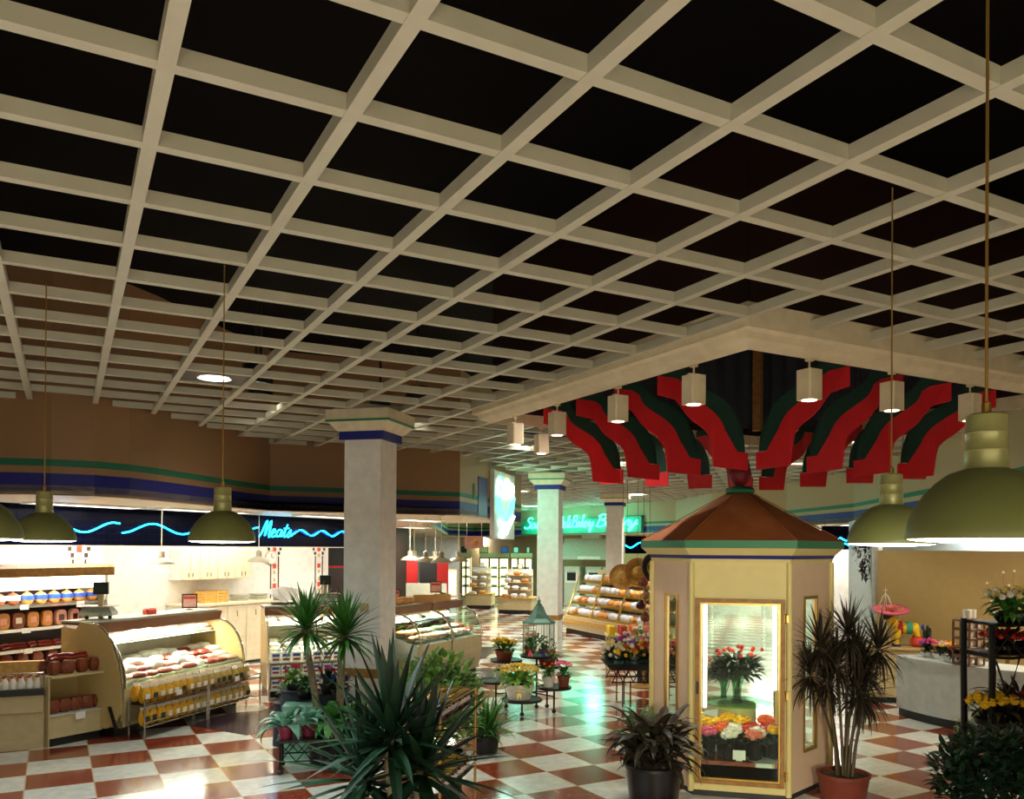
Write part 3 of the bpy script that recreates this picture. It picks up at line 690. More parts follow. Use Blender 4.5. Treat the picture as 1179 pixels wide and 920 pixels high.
s = MB(); s.loft([hexring(KR + .05, WH + .071), hexring(KR + .13, WH + .14)], True, True, True); s.build('cornice', 'kiosk_cream', ko)
s = MB(); s.loft([hexring(KR + .135, WH + .141), hexring(KR + .14, WH + .215)], True, True, True); s.build('green_fascia', 'stripe_green', ko)
s = MB(); n = 8; rr_ = []
for i in range(n + 1):
    t = i / n; rr_.append(hexring((KR + .13) * (1 - t) + .13 * t - .02 * math.sin(PI * t), WH + .216 + t * .50))
s.loft(rr_, True, False, True)
rf = s.build('roof', 'roof_terracotta', ko)
s = MB()
for k in range(6): s.tube([Vector((hx(.13 + (KR + .0) * (1 - i / 8), k).x * (1 - 0), hx(.13 + KR * (1 - i / 8), k).y, WH + .222 + .5 * i / 8 )) for i in range(9)], .006, 6)
s.build('roof_ridges', 'roof_terracotta', rf)
MB().lathe([(.12, 0), (.15, .015), (.155, .035), (.14, .06), (.1, .075), (.001, .075)], (0, 0, WH + .715), 24).build('green_collar', 'stripe_green', ko, smooth=True)
MB().lathe([(.04, 0), (.05, .02), (.09, .05), (.115, .1), (.12, .14), (.11, .185), (.075, .225), (.03, .245), (.001, .248)], (0, 0, WH + .785), 24).build('finial_ball', 'ball_red', ko, smooth=True)
# door with wooden frame and three brass hinges
a, b = H6[0], H6[1]; c = (a + b) / 2
dr = MB(); 
dr.box(-.42, -.03, .13, -.38, .045, 1.93); dr.box(.38, -.03, .13, .42, .045, 1.93); dr.box(-.38, -.03, .13, .38, .045, .17); dr.box(-.38, -.03, 1.89, .38, .045, 1.93)
door = dr.build('door', 'wood', ko, loc=(c.x, c.y, 0), rz=0)
s = MB(); s.box(-.378, -.02, .172, -.362, .02, 1.888); s.box(.362, -.02, .172, .378, .02, 1.888); s.box(-.362, -.02, .172, .362, .02, .19); s.box(-.362, -.02, 1.87, .362, .02, 1.888); s.build('gold_bead', 'brass', door)
MB().box(-.362, .0, .19, .362, .006, 1.87).build('pane', 'glass', door)
for z_ in (1.75, 1.02, .25):
    s = MB(); s.box(.41, -.05, z_ - .035, .45, -.028, z_ + .035); s.tube([(.422, -.055, z_ - .045), (.422, -.055, z_ + .045)], .008, 8); s.build('hinge', 'brass', door)
s = MB(); s.box(-.41, -.05, 1.0, -.385, -.03, 1.12); s.build('lock_plate', 'black_metal', door)
for sx_ in (-1, 1):
    MB().tube([(c.x + sx_ * .33, c.y + .09, 1.05 if sx_ > 0 else .85), (c.x + sx_ * .33, c.y + .09, 1.88)], .018, 10).build('light_tube', 'tube_white', ko)
MB().lathe([(.001, 2.2), (.3, 2.2), (.3, 2.22), (.001, 2.22)], n=20).build('ceiling_panel', 'kiosk_cream', ko)
KF = Frame(KC.x, KC.y, KA)
lamp('AREA', KF.p(0, 0, 2.19), 12, NEUT, .5, .5, name='kiosk_fill_light')  # unseen light added under the kiosk ceiling
# ================================================================== food products (one of each kind, then copies)
mat('pack_white', 'f4efe6', .35, var=.12, scale=18); mat('pack_pink', 'e3a99a', .4, var=.15, scale=25); mat('pasta_yellow', 'd9a21a', .45, var=.25, scale=60, bump=.5)
mat('pasta_pale', 'c0a050', .45, var=.25, scale=60, bump=.5); mat('card_white', 'eeeae0', .5, var=0); mat('card_dark', '1c3a32', .5, var=0); mat('meat_red', '8c2c1c', .4, var=.3, scale=22)
mat('meat_brown', '7a3a1c', .45, var=.35, scale=22); mat('ham_gold', 'cf8a48', .4, var=.2, scale=15); mat('label_blue', '2850a8', .4); mat('bread', 'c88a44', .6, var=.25, scale=18)
mat('bag_clear', 'd5cdbc', .2, var=.25, scale=14); mat('sign_red', 'c8442c', .5, var=0); mat('box_tan', 'b98d50', .7, var=.1); mat('lid_gold', 'c29a3c', .3, .7, var=0)
mat('jam_dark', '4a1420', .25); mat('green_cap', '176a50', .4, var=0); mat('bag_blue', 'd3d6dc', .25, var=.2, scale=20); mat('glass_jar', 'c9c0a6', .15)
def pillow(s, w_, d_, h_, seed=0, n=10):
    r = random.Random(seed); rings = []
    for i in range(6):
        t = i / 5; sc = math.sin(PI * (.12 + .76 * t)) ** .45
        rings.append([(w_ / 2 * sc * math.copysign(abs(math.cos(2 * PI * j / n)) ** .55, math.cos(2 * PI * j / n)) * (1 + r.uniform(-.06, .06)),
                       d_ / 2 * sc * math.copysign(abs(math.sin(2 * PI * j / n)) ** .55, math.sin(2 * PI * j / n)) * (1 + r.uniform(-.06, .06)), h_ * t) for j in range(n)])
    return s.loft(rings, True, True, True)
def mk_pasta(m='pasta_yellow', card='card_white'):
    def f():
        o = thing('pasta_bag', '', 'bag'); pillow(MB(), .15, .09, .20, 3).build('bag', m, o, smooth=True)
        s = MB(); s.box(-.035, -.055, .05, .035, -.046, .12); s.build('label_card', card, o)
        s = MB(); s.loft([[(-.06, -.02, .19), (.06, -.02, .19), (.06, .02, .19), (-.06, .02, .19)], [(-.07, -.004, .235), (.07, -.004, .235), (.07, .004, .235), (-.07, .004, .235)]], True, True, True); s.build('bag_top', 'bag_clear', o)
        return o
    return Kit(f)
def mk_simple(name, cat, fn, mname):
    def f():
        s = MB(); fn(s); o = s.build(name, mname, smooth=True); tag(o, '', cat); return o
    return Kit(f)
K_pasta = [mk_pasta(), mk_pasta('pasta_yellow', 'card_dark'), mk_pasta('pasta_pale', 'card_white'), mk_pasta('pasta_pale', 'card_dark')]
def mk_tray_meat(m):
    def f():
        o = thing('meat_tray', '', 'meat package')
        s = MB(); s.loft([[(-.09, -.065, 0), (.09, -.065, 0), (.09, .065, 0), (-.09, .065, 0)], [(-.11, -.085, .03), (.11, -.085, .03), (.11, .085, .03), (-.11, .085, .03)]], True, True, True); s.build('tray', 'card_white', o)
        s = MB(); pillow(s, .20, .15, .085 if m == 'pack_white' else .06, 5); q = s.build('meat', m, o, smooth=True); q.location = (0, 0, .026)
        return o
    return Kit(f)
K_tray = [mk_tray_meat('pack_white'), mk_tray_meat('pack_pink'), mk_tray_meat('pack_white'), mk_tray_meat('meat_red')]
def mk_carton():
    o = thing('food_carton', '', 'carton'); MB().bevbox(-.07, -.04, 0, .07, .04, .16, .004).build('box', 'card_white', o)
    s = MB(); s.box(-.055, -.043, .09, .055, -.04, .13); s.build('blue_label', 'label_blue', o)
    s = MB(); s.box(-.05, -.043, .03, .05, -.04, .06); s.build('red_label', 'meat_red', o); return o
K_carton = Kit(mk_carton)
def mk_ham(lab_m, body='ham_gold'):
    def f():
        o = thing('wrapped_ham', '', 'ham'); s = MB(); s.ball((0, 0, .085), .085, 12, 8, 1.0); s.lathe([(.02, .16), (.015, .19), (.03, .2)], n=8); s.build('ham', body, o, smooth=True)
        s = MB(); s.lathe([(.0862, -.03), (.088, 0), (.0862, .03)], (0, 0, .1), 14); s.build('label_band', lab_m, o, smooth=True); return o
    return Kit(f)
K_ham = [mk_ham('label_blue'), mk_ham('card_white', 'meat_brown')]
def mk_slab(body, lab):
    def f():
        o = thing('vacuum_pack', '', 'meat package'); s = MB()
        rings = []
        for y_ in (-.03, -.022, .022, .03):
            k = .92 if abs(y_) > .025 else 1
            rings.append([(.085 * k * math.copysign(abs(math.cos(t)) ** .6, math.cos(t)), y_, .11 + .11 * k * math.copysign(abs(math.sin(t)) ** .6, math.sin(t))) for t in [2 * PI * j / 14 for j in range(14)]])
        s.loft(rings, True, True, True); s.build('pack', body, o, smooth=True)
        s = MB(); s.box(-.04, -.034, .07, .04, -.029, .15); s.build('label', lab, o); return o
    return Kit(f)
K_slab = [mk_slab('ham_gold', 'pack_pink'), mk_slab('pack_pink', 'jam_dark'), mk_slab('meat_brown', 'card_white')]
K_sausage = mk_simple('sausage_pack', 'sausages', lambda s: [s.tube([(-.09, y, z), (0, y - .01, z + .01), (.09, y, z)], .022, 8) for y, z in ((-.03, .022), (.02, .022), (0, .06))], 'meat_red')
K_bag = mk_simple('snack_bag', 'bag', lambda s: pillow(s, .17, .11, .16, 8), 'meat_brown')
K_loaf = mk_simple('bagged_loaf', 'bread', lambda s: (pillow(s, .26, .13, .12, 2), s.lathe([(.012, 0), (.04, .05)], (.12, 0, .06), 6)), 'bread')
K_wloaf = mk_simple('clear_bread_bag', 'bread', lambda s: pillow(s, .24, .14, .13, 9), 'bag_blue')
K_pbag = mk_simple('pastry_box', 'bakery box', lambda s: s.bevbox(-.12, -.09, 0, .12, .09, .075, .01), 'bag_clear')
def mk_jar(body, lid):
    def f():
        o = thing('jar', '', 'jar'); MB().lathe([(.03, 0), (.036, .004), (.037, .075), (.03, .09), (.001, .09)], n=12).build('jar_body', body, o, smooth=True)
        MB().lathe([(.034, .088), (.035, .09), (.035, .106), (.032, .109), (.001, .109)], n=12).build('lid', lid, o)
        s = MB(); s.lathe([(.0378, .02), (.0378, .06)], n=12); s.build('label', 'card_white', o); return o
    return Kit(f)
K_jar = [mk_jar('jam_dark', 'lid_gold'), mk_jar('meat_red', 'lid_gold')]
def mk_bottle():
    o = thing('sauce_bottle', '', 'bottle'); MB().lathe([(.034, 0), (.036, .01), (.036, .13), (.016, .18), (.015, .2)], n=14).build('bottle_body', 'card_white', o, smooth=True)
    MB().lathe([(.018, .2), (.018, .225), (.001, .226)], n=12).build('cap', 'meat_red', o); MB().lathe([(.0368, .008), (.0368, .04)], n=14).build('green_base_band', 'green_cap', o); return o
K_bottle = Kit(mk_bottle)

def price_sign(loc, rz, lab, h=.12):
    o = thing('price_sign', lab, 'sign', loc, rz)
    s = MB(); s.lathe([(.05, 0), (.05, .008), (.006, .012), (.005, h)], n=12); s.build('stand', 'black_metal', o)
    s = MB(); s.box(-.11, -.008, h, .11, .008, h + .02); s.box(-.11, -.008, h + .2, .11, .008, h + .22); s.box(-.11, -.008, h + .02, -.095, .008, h + .2); s.box(.095, -.008, h + .02, .11, .008, h + .2); s.build('frame', 'dark_brown', o)
    MB().box(-.094, -.004, h + .02, .094, .004, h + .2).build('card', 'pack_pink', o); MB().box(-.085, -.0065, h + .14, .085, -.0042, h + .18).build('red_heading', 'sign_red', o)

# ================================================================== curved glass cases
def arc(y0, z0, y1, z1, n=9, bulge=1.0):   # quarter-ellipse: from front lip up and back to the canopy
    return [(y1 - (y1 - y0) * math.cos(PI / 2 * i / n) ** bulge, z0 + (z1 - z0) * math.sin(PI / 2 * i / n)) for i in range(n + 1)]
def curved_case(fr, L, lab, ends='case_tan', top=1.42, dep=1.0, lip=.62, low=True, joints=(), power=45, strip_m='brown_strip', inner='white_paint'):
    o = thing('curved_glass_case', lab, 'display case', fr.p(0, 0), fr.a)
    MB().box(.02, .12, 0, L - .02, dep - .05, .12).build('kick_base', 'black', o)
    MB().side([(.05, .12), (.05, .2), (.0, .45), (0, lip), (.04, lip), (.04, .5), (dep, .5), (dep, .12)], 0, L).build('body', 'case_tan', o)
    MB().side([(.04, .505), (.04, lip - .02), (dep - .06, lip + .26), (dep - .06, .505)], .03, L - .03).build('deck', inner, o)
    MB().box(.03, dep - .05, .5, L - .03, dep, top - .02).build('back_panel', inner, o)
    g_ = arc(.0, lip, dep * .46, top - .13)
    MB().strip([(y, z) for y, z in g_], .03, L - .03, .005).build('curved_glass', 'glass', o, smooth=True)
    s = MB(); s.use(strip_m); s.side([(dep * .44, top - .135), (dep * .40, top), (dep, top), (dep, top - .03), (dep * .5, top - .04), (dep * .48, top - .135)], 0, L); s.build('canopy', None, o)
    MB().box(0, dep * .46 + .005, top, L, dep, top + .02).build('service_ledge', 'case_grey', o)
    MB().box(.04, dep * .5, 1.11, L - .04, dep - .06, 1.12).build('glass_shelf', inner, o)
    MB().tube([(.08, dep * .56, top - .09), (L - .08, dep * .56, top - .09)], .014, 8).build('light_tube', 'tube_white', o)
    for x in (0, L):
        x0, x1 = (x - .03, x) if x > 0 else (0, .03)
        MB().side([(y, z) for y, z in g_] + [(dep, top - .06), (dep, .12), (.05, .12), (.05, .3)], x0, x1).build('end_panel', ends if isinstance(ends, str) else ends[0 if x == 0 else 1], o, smooth=False)
    xs = [0.01, L - .01] + list(joints)
    for x in xs:
        MB().tube([(x, y - .01, z) for y, z in g_] + [(x, dep * .52, top - .02)], .017, 8).build('chrome_arc', 'chrome', o, smooth=True)
    n_l = max(1, int(L / 1.4))
    for k in range(n_l):
        lamp('AREA', fr.p((k + .5) * L / n_l, dep * .5, top - .12), power, (1, .92, .76), L / n_l * .8, .12, (R(-15), 0, fr.a), name='case_light')
    return o
def fill_rows(kits, fr, rows, x0, x1, step, lab, group, seed, z_of, jit=.012, sc=(1, 1), tilt=0):
    r = random.Random(seed)
    for ri, y in enumerate(rows):
        x = x0; k = 0
        while x < x1:
            kt = kits[r.randrange(len(kits))]; s = r.uniform(*sc)
            kt.put(fr.p(x + r.uniform(-jit, jit), y, z_of(y)), fr.a + r.uniform(-.35, .35), lab % (nth(k), ('front', 'second', 'third', 'back')[ri]), group, s)
            x += step; k += 1

# case one: along the aisle, facing right
A_ = at(165, 852, 0); B_ = at(300, 812, 0)
F1 = Frame(A_.x, A_.y, math.atan2(B_.y - A_.y, B_.x - A_.x)); L1 = (B_ - A_).length
q = F1.p(0, .30); C1 = Frame(q.x, q.y, F1.a)
curved_case(C1, L1, 'long curved glass meat case facing the aisle, with pasta racks at its foot', ends='tan_panel', power=80)
fill_rows(K_tray, C1, (.14, .30, .46), .15, L1 - .1, .235, 'wrapped meat package, %s from the near end, %s deck row of the long meat case', 'meat packages on the deck of the long case', 3, lambda y: .62 + y * .29, sc=(1.05, 1.35))
fill_rows(K_tray, C1, (.62,), .15, L1 - .1, .235, 'wrapped meat package against the back wall, %s from the near end, long case%.0s', 'meat packages on the deck of the long case', 13, lambda y: .62 + y * .29, sc=(1.05, 1.35))
fill_rows([K_tray[0], K_tray[2], K_tray[1]], C1, (.64, .82), .12, L1 - .1, .235, 'wrapped package, %s from the near end, %s row on the long case glass shelf', 'packages on the upper shelf of the long case', 4, lambda y: 1.122, sc=(1.05, 1.35))
# two wire racks of pasta at its foot
for k in range(2):
    x0 = .02 + k * L1 / 2; x1 = x0 + L1 / 2 - .04
    o = thing('pasta_rack', '%s two-tier chrome rack of pasta bags at the foot of the long meat case' % ('nearer' if k == 0 else 'farther'), 'rack', F1.p(0, 0), F1.a)
    for x in (x0, x1):
        for y_ in (.0, .24): MB().tube([(x, y_, 0), (x, y_, .5)], .011, 8).build('post', 'chrome', o)
    for j, z_ in enumerate((.14, .42)):
        s = MB(); s.box(x0, 0, z_, x1, .27, z_ + .01); s.build('shelf', 'black_metal', o)
        s = MB(); s.tube([(x0, -.012, z_ + .07), (x1, -.012, z_ + .07)], .008, 6); s.tube([(x0, -.012, z_ + .012), (x1, -.012, z_ + .012)], .008, 6); s.build('rail', 'brown_strip' if j else 'chrome', o)
    s = MB(); s.box((x0 + x1) / 2 - .05, -.03, .46, (x0 + x1) / 2 + .05, -.022, .53); s.build('price_tag', 'card_white', o)
r_ = random.Random(5)
for tier, z_ in ((0, .152), (1, .432)):
    n = int((L1 - .16) / .137)
    for i in range(n):
        near = i < n * .35
        kt = K_pasta[r_.choice((0, 0, 1))] if near else K_pasta[r_.choice((0, 2, 3, 2))]
        kt.put(F1.p(.10 + i * .137, .08 + r_.uniform(-.01, .01), z_), F1.a + r_.uniform(-.15, .15), 'pasta bag, %s from the near end on the %s tier of the pasta racks' % (nth(i), ('lower', 'upper')[tier]), 'pasta bags at the foot of the long meat case')
        if tier: K_pasta[0 if near else 2].put(F1.p(.10 + i * .137, .2, z_ + .02), F1.a + r_.uniform(-.2, .2), 'rear-row pasta bag, %s from the near end on the upper rack tier' % nth(i), 'rear pasta bags of the upper tier')

# case two: facing the camera, cartons in front
q = at(300, 812, 0); F2 = Frame(q.x + .05, q.y + .28, R(24)); L2 = 1.55
q = F2.p(0, .24); C2 = Frame(q.x, q.y, F2.a)
curved_case(C2, L2, 'curved glass meat case facing the camera behind the left yuccas', ends='tan_panel', joints=(L2 / 2,), power=80)
fill_rows([K_tray[0], K_tray[2]], C2, (.2, .4, .6), .15, L2 - .1, .24, 'white package, %s from the left, %s deck row of the case behind the yuccas', 'packages in the case behind the yuccas', 6, lambda y: .62 + y * .29)
fill_rows([K_tray[0], K_tray[2], K_tray[1]], C2, (.66, .84), .12, L2 - .1, .24, 'white package, %s from the left, %s row on the glass shelf behind the yuccas', 'packages on the glass shelf behind the yuccas', 7, lambda y: 1.122)
o = thing('carton_rack', 'tiered rack of white cartons in front of the case behind the yuccas', 'rack', F2.p(0, 0), F2.a)
for j, z_ in enumerate((.16, .38, .58)):
    MB().box(0, -.02 + .03 * j, z_, L2, .22, z_ + .012).build('shelf', 'case_grey', o)
for x in (.0, L2 / 2, L2): MB().box(x - .012, .02, 0, x + .012, .22, .62).build('upright', 'chrome', o)
for j, z_ in enumerate((.173, .393, .593)):
    for i in range(9):
        K_carton.put(F2.p(.1 + i * .16, .08 + .02 * j, z_), F2.a + r_.uniform(-.06, .06), 'white blue-labelled carton, %s from the left on the %s carton shelf' % (nth(i), ('bottom', 'middle', 'top')[j]), 'white cartons on the tiered rack')

# end bumper with open shelves at the near end of case one
q = C1.p(0, 0)
BF = Frame(C1.p(-.035, .0).x, C1.p(-.035, .0).y, C1.a)
o = thing('bumper_case', 'tan curved end panel at the near end of the long meat case', 'shelf case', BF.p(0, 0), BF.a)
prof = arc(-.02, .5, .45, 1.42) + [(.62, 1.44), (.95, .98), (.98, .9), (1.0, .12), (.2, .12), (.1, .16), (0, .3)]
MB().side(prof, -.04, 0).build('side_panel', 'tan_panel', o)
MB().tube([(-.02, y - .014, z) for y, z in arc(-.02, .5, .45, 1.42)], .012, 8).build('chrome_edge', 'chrome', o, smooth=True)
MB().side([(.02, .04), (.02, .14), (.12, .4), (.15, .4), (.05, .14), (.05, .04)], -.075, -.045).build('dark_corner_guard', 'black', o)
q1 = at(57, 861, 0); q2 = at(118, 849, 0)
SFm = Frame(q1.x, q1.y, math.atan2(q2.y - q1.y, q2.x - q1.x)); Ls = (q2 - q1).length
o = thing('open_shelf_unit', 'low tan two-shelf unit beside the curved end panel, holding snack bags', 'shelf unit', SFm.p(0, 0), SFm.a)
MB().box(.02, .03, 0, Ls - .02, .36, .1).build('kick', 'black', o)
MB().box(0, 0, .1, Ls, .38, .36).build('lower_panel', 'case_tan', o); MB().box(-.01, -.02, .362, Ls + .01, .38, .38).build('lower_shelf', 'case_grey', o)
MB().box(-.01, -.05, .82, Ls + .1, .40, .845).build('upper_shelf', 'case_tan', o)
MB().box(0, .36, .382, Ls + .1, .38, .818).build('back', 'tan_panel', o); MB().box(-.028, -.02, .0, -.012, .38, .84).build('left_end', 'case_tan', o)
s = MB(); s.box(Ls * .45, -.035, .29, Ls * .45 + .12, -.022, .37); s.build('price_tag', 'card_white', o)
for i in range(6):
    K_bag.put(SFm.p(.09 + .17 * (i % 4), .08 + .19 * (i // 4), .847), SFm.a + r_.uniform(-.5, .5), 'brown snack bag, %s in the heap on the upper shelf by the curved end panel' % nth(i), 'snack bags by the curved end panel')
for i in range(3):
    K_sausage.put(SFm.p(.12 + .17 * i, .2, 1.0), SFm.a + r_.uniform(-.9, .9), 'pack of dried sausages, %s from the left on top of the snack bag heap' % nth(i), 'sausage packs on the snack bags')
for i in range(5):
    K_bag.put(SFm.p(.09 + .14 * i, .1, .382), SFm.a + r_.uniform(-.3, .3), 'small snack bag, %s from the left on the lower tan shelf' % nth(i), 'snack bags on the lower shelf')

# low open case at the far left with bottles
q1 = at(-60, 870.5, 0); q2 = at(50, 862, 0)
LF = Frame(q1.x, q1.y, math.atan2(q2.y - q1.y, q2.x - q1.x)); Ll = (q2 - q1).length
o = thing('low_open_case', 'low cream open case with a black rim, holding bottles, at the bottom left', 'display case', LF.p(0, 0), LF.a)
MB().side([(.0, 0), (.0, .12), (.02, .13), (.02, .42), (-.02, .44), (-.02, .64), (.06, .64), (.06, .6), (.6, .6), (.6, 0)], 0, Ll).build('body', 'case_tan', o)
MB().box(-.001, -.05, .64, Ll + .001, .0, .72).build('black_rim', 'black', o); MB().box(.0, .001, .61, Ll, .5, .64).build('bottle_deck', 'black', o)
s = MB(); s.tube([(0, -.03, .9), (Ll, -.03, .9)], .009, 8); s.tube([(Ll, -.03, .72), (Ll, -.03, .9)], .009, 8); s.build('guard_rail', 'chrome', o)
MB().box(0, .5, .601, Ll, .6, .98).build('rear_step', 'light_wood', o)
for row in range(2):
    for i in range(9):
        K_bottle.put(LF.p(Ll - .08 - i * .085, .06 + .1 * row, .641), LF.a, 'white green-based bottle, %s from the right in the %s row of the low case' % (nth(i), ('front', 'rear')[row]), 'sauce bottles in the low case')

# tall refrigerated wall case with four shelves
q2 = atd(134, 640, 12.25); RF = Frame(q2.x - 2.6 * math.cos(R(67)), q2.y - 2.6 * math.sin(R(67)), R(67)); Lr = 2.6
o = thing('refrigerated_case', 'tall open refrigerated case of packaged hams and meats at the left', 'refrigerated case', RF.p(0, 0), RF.a)
MB().box(0, .1, 0, Lr, .78, .35).build('base', 'case_tan', o)
MB().side([(.0, .35), (.0, .72), (.06, .72), (.06, .4), (.74, .4), (.74, .35)], 0, Lr).build('well', 'light_wood', o)
MB().box(0, .72, .4, Lr, .78, 2.12).build('back', 'dark_brown', o)
for x in (-.04, Lr):
    MB().side([(.0, 0), (.0, .72), (.22, .9), (.22, 2.0), (.1, 2.12), (.78, 2.12), (.78, 0)], x, x + .04).build('end_panel', 'case_grey', o)
MB().side([(.08, 1.98), (.08, 2.10), (.12, 2.14), (.78, 2.14), (.78, 2.06), (.14, 2.02)], -.04, Lr + .04).build('canopy', 'wood', o)
MB().box(.0, .3, 1.80, Lr, .33, 2.02).build('lit_header', 'case_lit', o)
for j in range(4): 
    z_ = (1.60, 1.29, 1.02, .80)[j]; d0 = (.2, .16, .12, .08)[j]
    s = MB(); s.box(0, d0, z_ - .02, Lr, .71, z_); sh = s.build('shelf', 'case_tan', o)
    s = MB(); s.box(0, d0 - .014, z_ - .03, Lr, d0 - .001, z_ + .012); s.build('price_rail', 'chrome' if j < 3 else 'light_wood', sh)
    for k in range(3): MB().box(.4 + k * .85, d0 - .02, z_ - .05, .52 + k * .85, d0 - .015, z_ + .015).build('price_tag', 'card_white', sh)
for k in range(1):
    lamp('AREA', RF.p(1.3, .1, 1.96), 26, NEUT, 1.8, .08, (R(35), 0, RF.a), name='wall_case_light')
for i in range(12):
    K_ham[0 if i < 6 else 1].put(RF.p(Lr - .14 - i * .2, .34, 1.601), RF.a + r_.uniform(-.3, .3), 'golden ham with %s label, %s from the right on the top refrigerated shelf' % ('a blue' if i < 6 else 'a white', nth(i)), 'hams on the top shelf of the wall case')
for i in range(10):
    K_slab[(1, 1, 1, 0, 0, 2, 0, 0, 1, 1)[i]].put(RF.p(Lr - .25 - i * .21, .3, 1.291), RF.a + r_.uniform(-.25, .25), 'vacuum-packed meat slab, %s from the right on the second refrigerated shelf' % nth(i), 'meat slabs on the second shelf of the wall case')
for i in range(11):
    K_sausage.put(RF.p(Lr - .35 - i * .19, .3, 1.021), RF.a + r_.uniform(-.5, .5), 'red sausage pack, %s from the right on the third shelf of the wall case' % nth(i), 'sausages on the third shelf of the wall case')
for i in range(9):
    K_bag.put(RF.p(Lr - .4 - i * .22, .25, .801), RF.a, 'dark brown meat bag, %s from the right on the bottom shelf of the wall case' % nth(i), 'meat bags on the bottom shelf of the wall case')
o = thing('shelf_poster', 'red and grey poster at the right end of the wall case shelves', 'poster', RF.p(Lr - .42, .12, 1.32), RF.a)
MB().box(0, 0, 0, .38, .012, .24).build('board', 'sign_red', o); MB().box(.03, -.004, .03, .35, 0, .14).build('grey_field', 'case_grey', o)
# scales, wrap and signs on the service ledges
def scale(lab, loc, rz):
    o = thing('counter_scale', lab, 'scale', loc, rz)
    MB().loft([[(-.2, -.16, .05), (.2, -.16, .05), (.2, .16, .05), (-.2, .16, .05)], [(-.2, -.16, .09), (.2, -.16, .09), (.2, .16, .09), (-.2, .16, .09)], [(-.15, -.1, .16), (.15, -.1, .16), (.15, .1, .16), (-.15, .1, .16)]], True, True, True).build('housing', 'case_grey', o)
    MB().box(-.22, -.18, .165, .22, .18, .178).build('weighing_plate', 'chrome', o)
    MB().box(-.03, .1, 0, .03, .15, .33).build('display_post', 'case_tan', o)
    d = MB(); d.box(-.09, .09, .32, .09, .15, .48); dd = d.build('display', 'black', o); MB().box(-.07, .083, .35, .07, .089, .46).build('screen', 'leaf_dark', dd)
    for x in (-.14, .14): MB().lathe([(.02, 0), (.025, .05)], (x, 0, 0), 10).build('foot', 'black', o)
scale('grey counter scale with dark display on the near end of the long meat case', C1.p(.35, .75, 1.441), C1.a - R(60))
scale('grey counter scale on the far case behind the left yuccas', C2.p(1.05, .75, 1.441), C2.a)
price_sign(C1.p(L1 - .25, .8, 1.441), C1.a - R(60), 'small red and pink framed price sign at the far end of the long meat case', .02)
o = thing('wrap_dispenser', 'draped white wrapping sheet on a roll stand beside the price sign', 'paper roll', C2.p(.35, .8, 1.441), C2.a)
MB().box(-.2, -.12, 0, .2, .12, .03).build('base', 'black', o); MB().tube([(-.18, 0, .12), (.18, 0, .12)], .05, 12).build('roll', 'white_paint', o)
s = MB(); s.loft([[(-.32 + .64 * i / 6, .02, .3 - .02 * abs(3 - i)) for i in range(7)], [(-.28 + .56 * i / 6, -.1, .2 - .03 * (3 - abs(3 - i))) for i in range(7)], [(-.05 + .1 * i / 6, -.15, .03 + .012 * abs(3 - i)) for i in range(7)]], False); s.build('hanging_sheet', 'white_paint', o)
tag(MB().bevbox(-.1, -.05, 0, .1, .05, .08, .02).build('tape_box', 'fl_coral', loc=C1.p(1.25, .72, 1.441), rz=C1.a), 'small orange-red box on the ledge of the long meat case', 'box')

# ================================================================== deli cases, centre left
D1 = Frame(-1.75, 14.0, R(66))
curved_case(D1, 1.1, 'curved glass deli case just right of the cream column', ends=('glass', 'glass'), top=1.40, power=60, lip=.75)
D2 = Frame(-1.29, 15.03, R(66))
curved_case(D2, 1.15, 'farther curved glass deli case with its flared end facing the centre aisle', ends=('glass', 'glass'), top=1.40, power=60, lip=.75)
def mk_bowl(m):
    def f():
        o = thing('deli_pan', '', 'food pan'); MB().loft([[(-.1, -.08, 0), (.1, -.08, 0), (.1, .08, 0), (-.1, .08, 0)], [(-.12, -.1, .05), (.12, -.1, .05), (.12, .1, .05), (-.12, .1, .05)]], True, True, False).build('pan', 'chrome', o)
        s = MB(); pillow(s, .2, .17, .06, 12); q = s.build('food', m, o, smooth=True); q.location = (0, 0, .012); return o
    return Kit(f)
K_pan = [mk_bowl('pack_pink'), mk_bowl('ham_gold'), mk_bowl('pack_white'), mk_bowl('leaf_light'), mk_bowl('meat_red')]
fill_rows(K_pan, D1, (.2, .45, .7), .15, 1.0, .27, 'food pan, %s from the near end, %s deck row of the near deli case', 'food pans in the near deli case', 21, lambda y: .75 + y * .29, sc=(1.1, 1.4))
fill_rows(K_pan, D2, (.2, .45, .7), .15, 1.05, .27, 'food pan, %s from the near end, %s deck row of the farther deli case', 'food pans in the farther deli case', 22, lambda y: .75 + y * .29, sc=(1.1, 1.4))
fill_rows([K_pan[0], K_pan[2]], D1, (.72,), .15, 1.0, .27, 'food pan, %s from the near end on the near deli case shelf%.0s', 'food pans on the near deli shelf', 23, lambda y: 1.122)
fill_rows([K_pan[0], K_pan[2]], D2, (.72,), .15, 1.05, .27, 'food pan, %s from the near end on the farther deli case shelf%.0s', 'food pans on the farther deli shelf', 24, lambda y: 1.122)
price_sign(D1.p(.35, .75, 1.421), R(5), 'red framed price sign on the near deli case', .04); price_sign(D2.p(.85, .85, 1.421), R(5), 'red framed price sign on the farther deli case', .12)
crate('tan box standing on the near deli case', D1.p(.75, .6, 1.421), D1.a - R(60), .36, .26, .14, 'box_tan')
crate('tan box standing on the farther deli case', D2.p(.3, .6, 1.421), D2.a - R(60), .34, .26, .12, 'box_tan')
for k in range(6):
    K_loaf.put(D1.p(.12 + .2 * (k % 3), .55 + .2 * (k // 3), 1.421), r_.uniform(0, 3), 'bagged loaf, %s in the bread heap on the near deli case' % nth(k), 'loaves on the near deli case')
s = MB()
for i in range(60): s.blade((0, 0, .02), rnd.uniform(0, 6.28), rnd.uniform(.2, 1.3), rnd.uniform(.1, .2), .07, .9, 4)
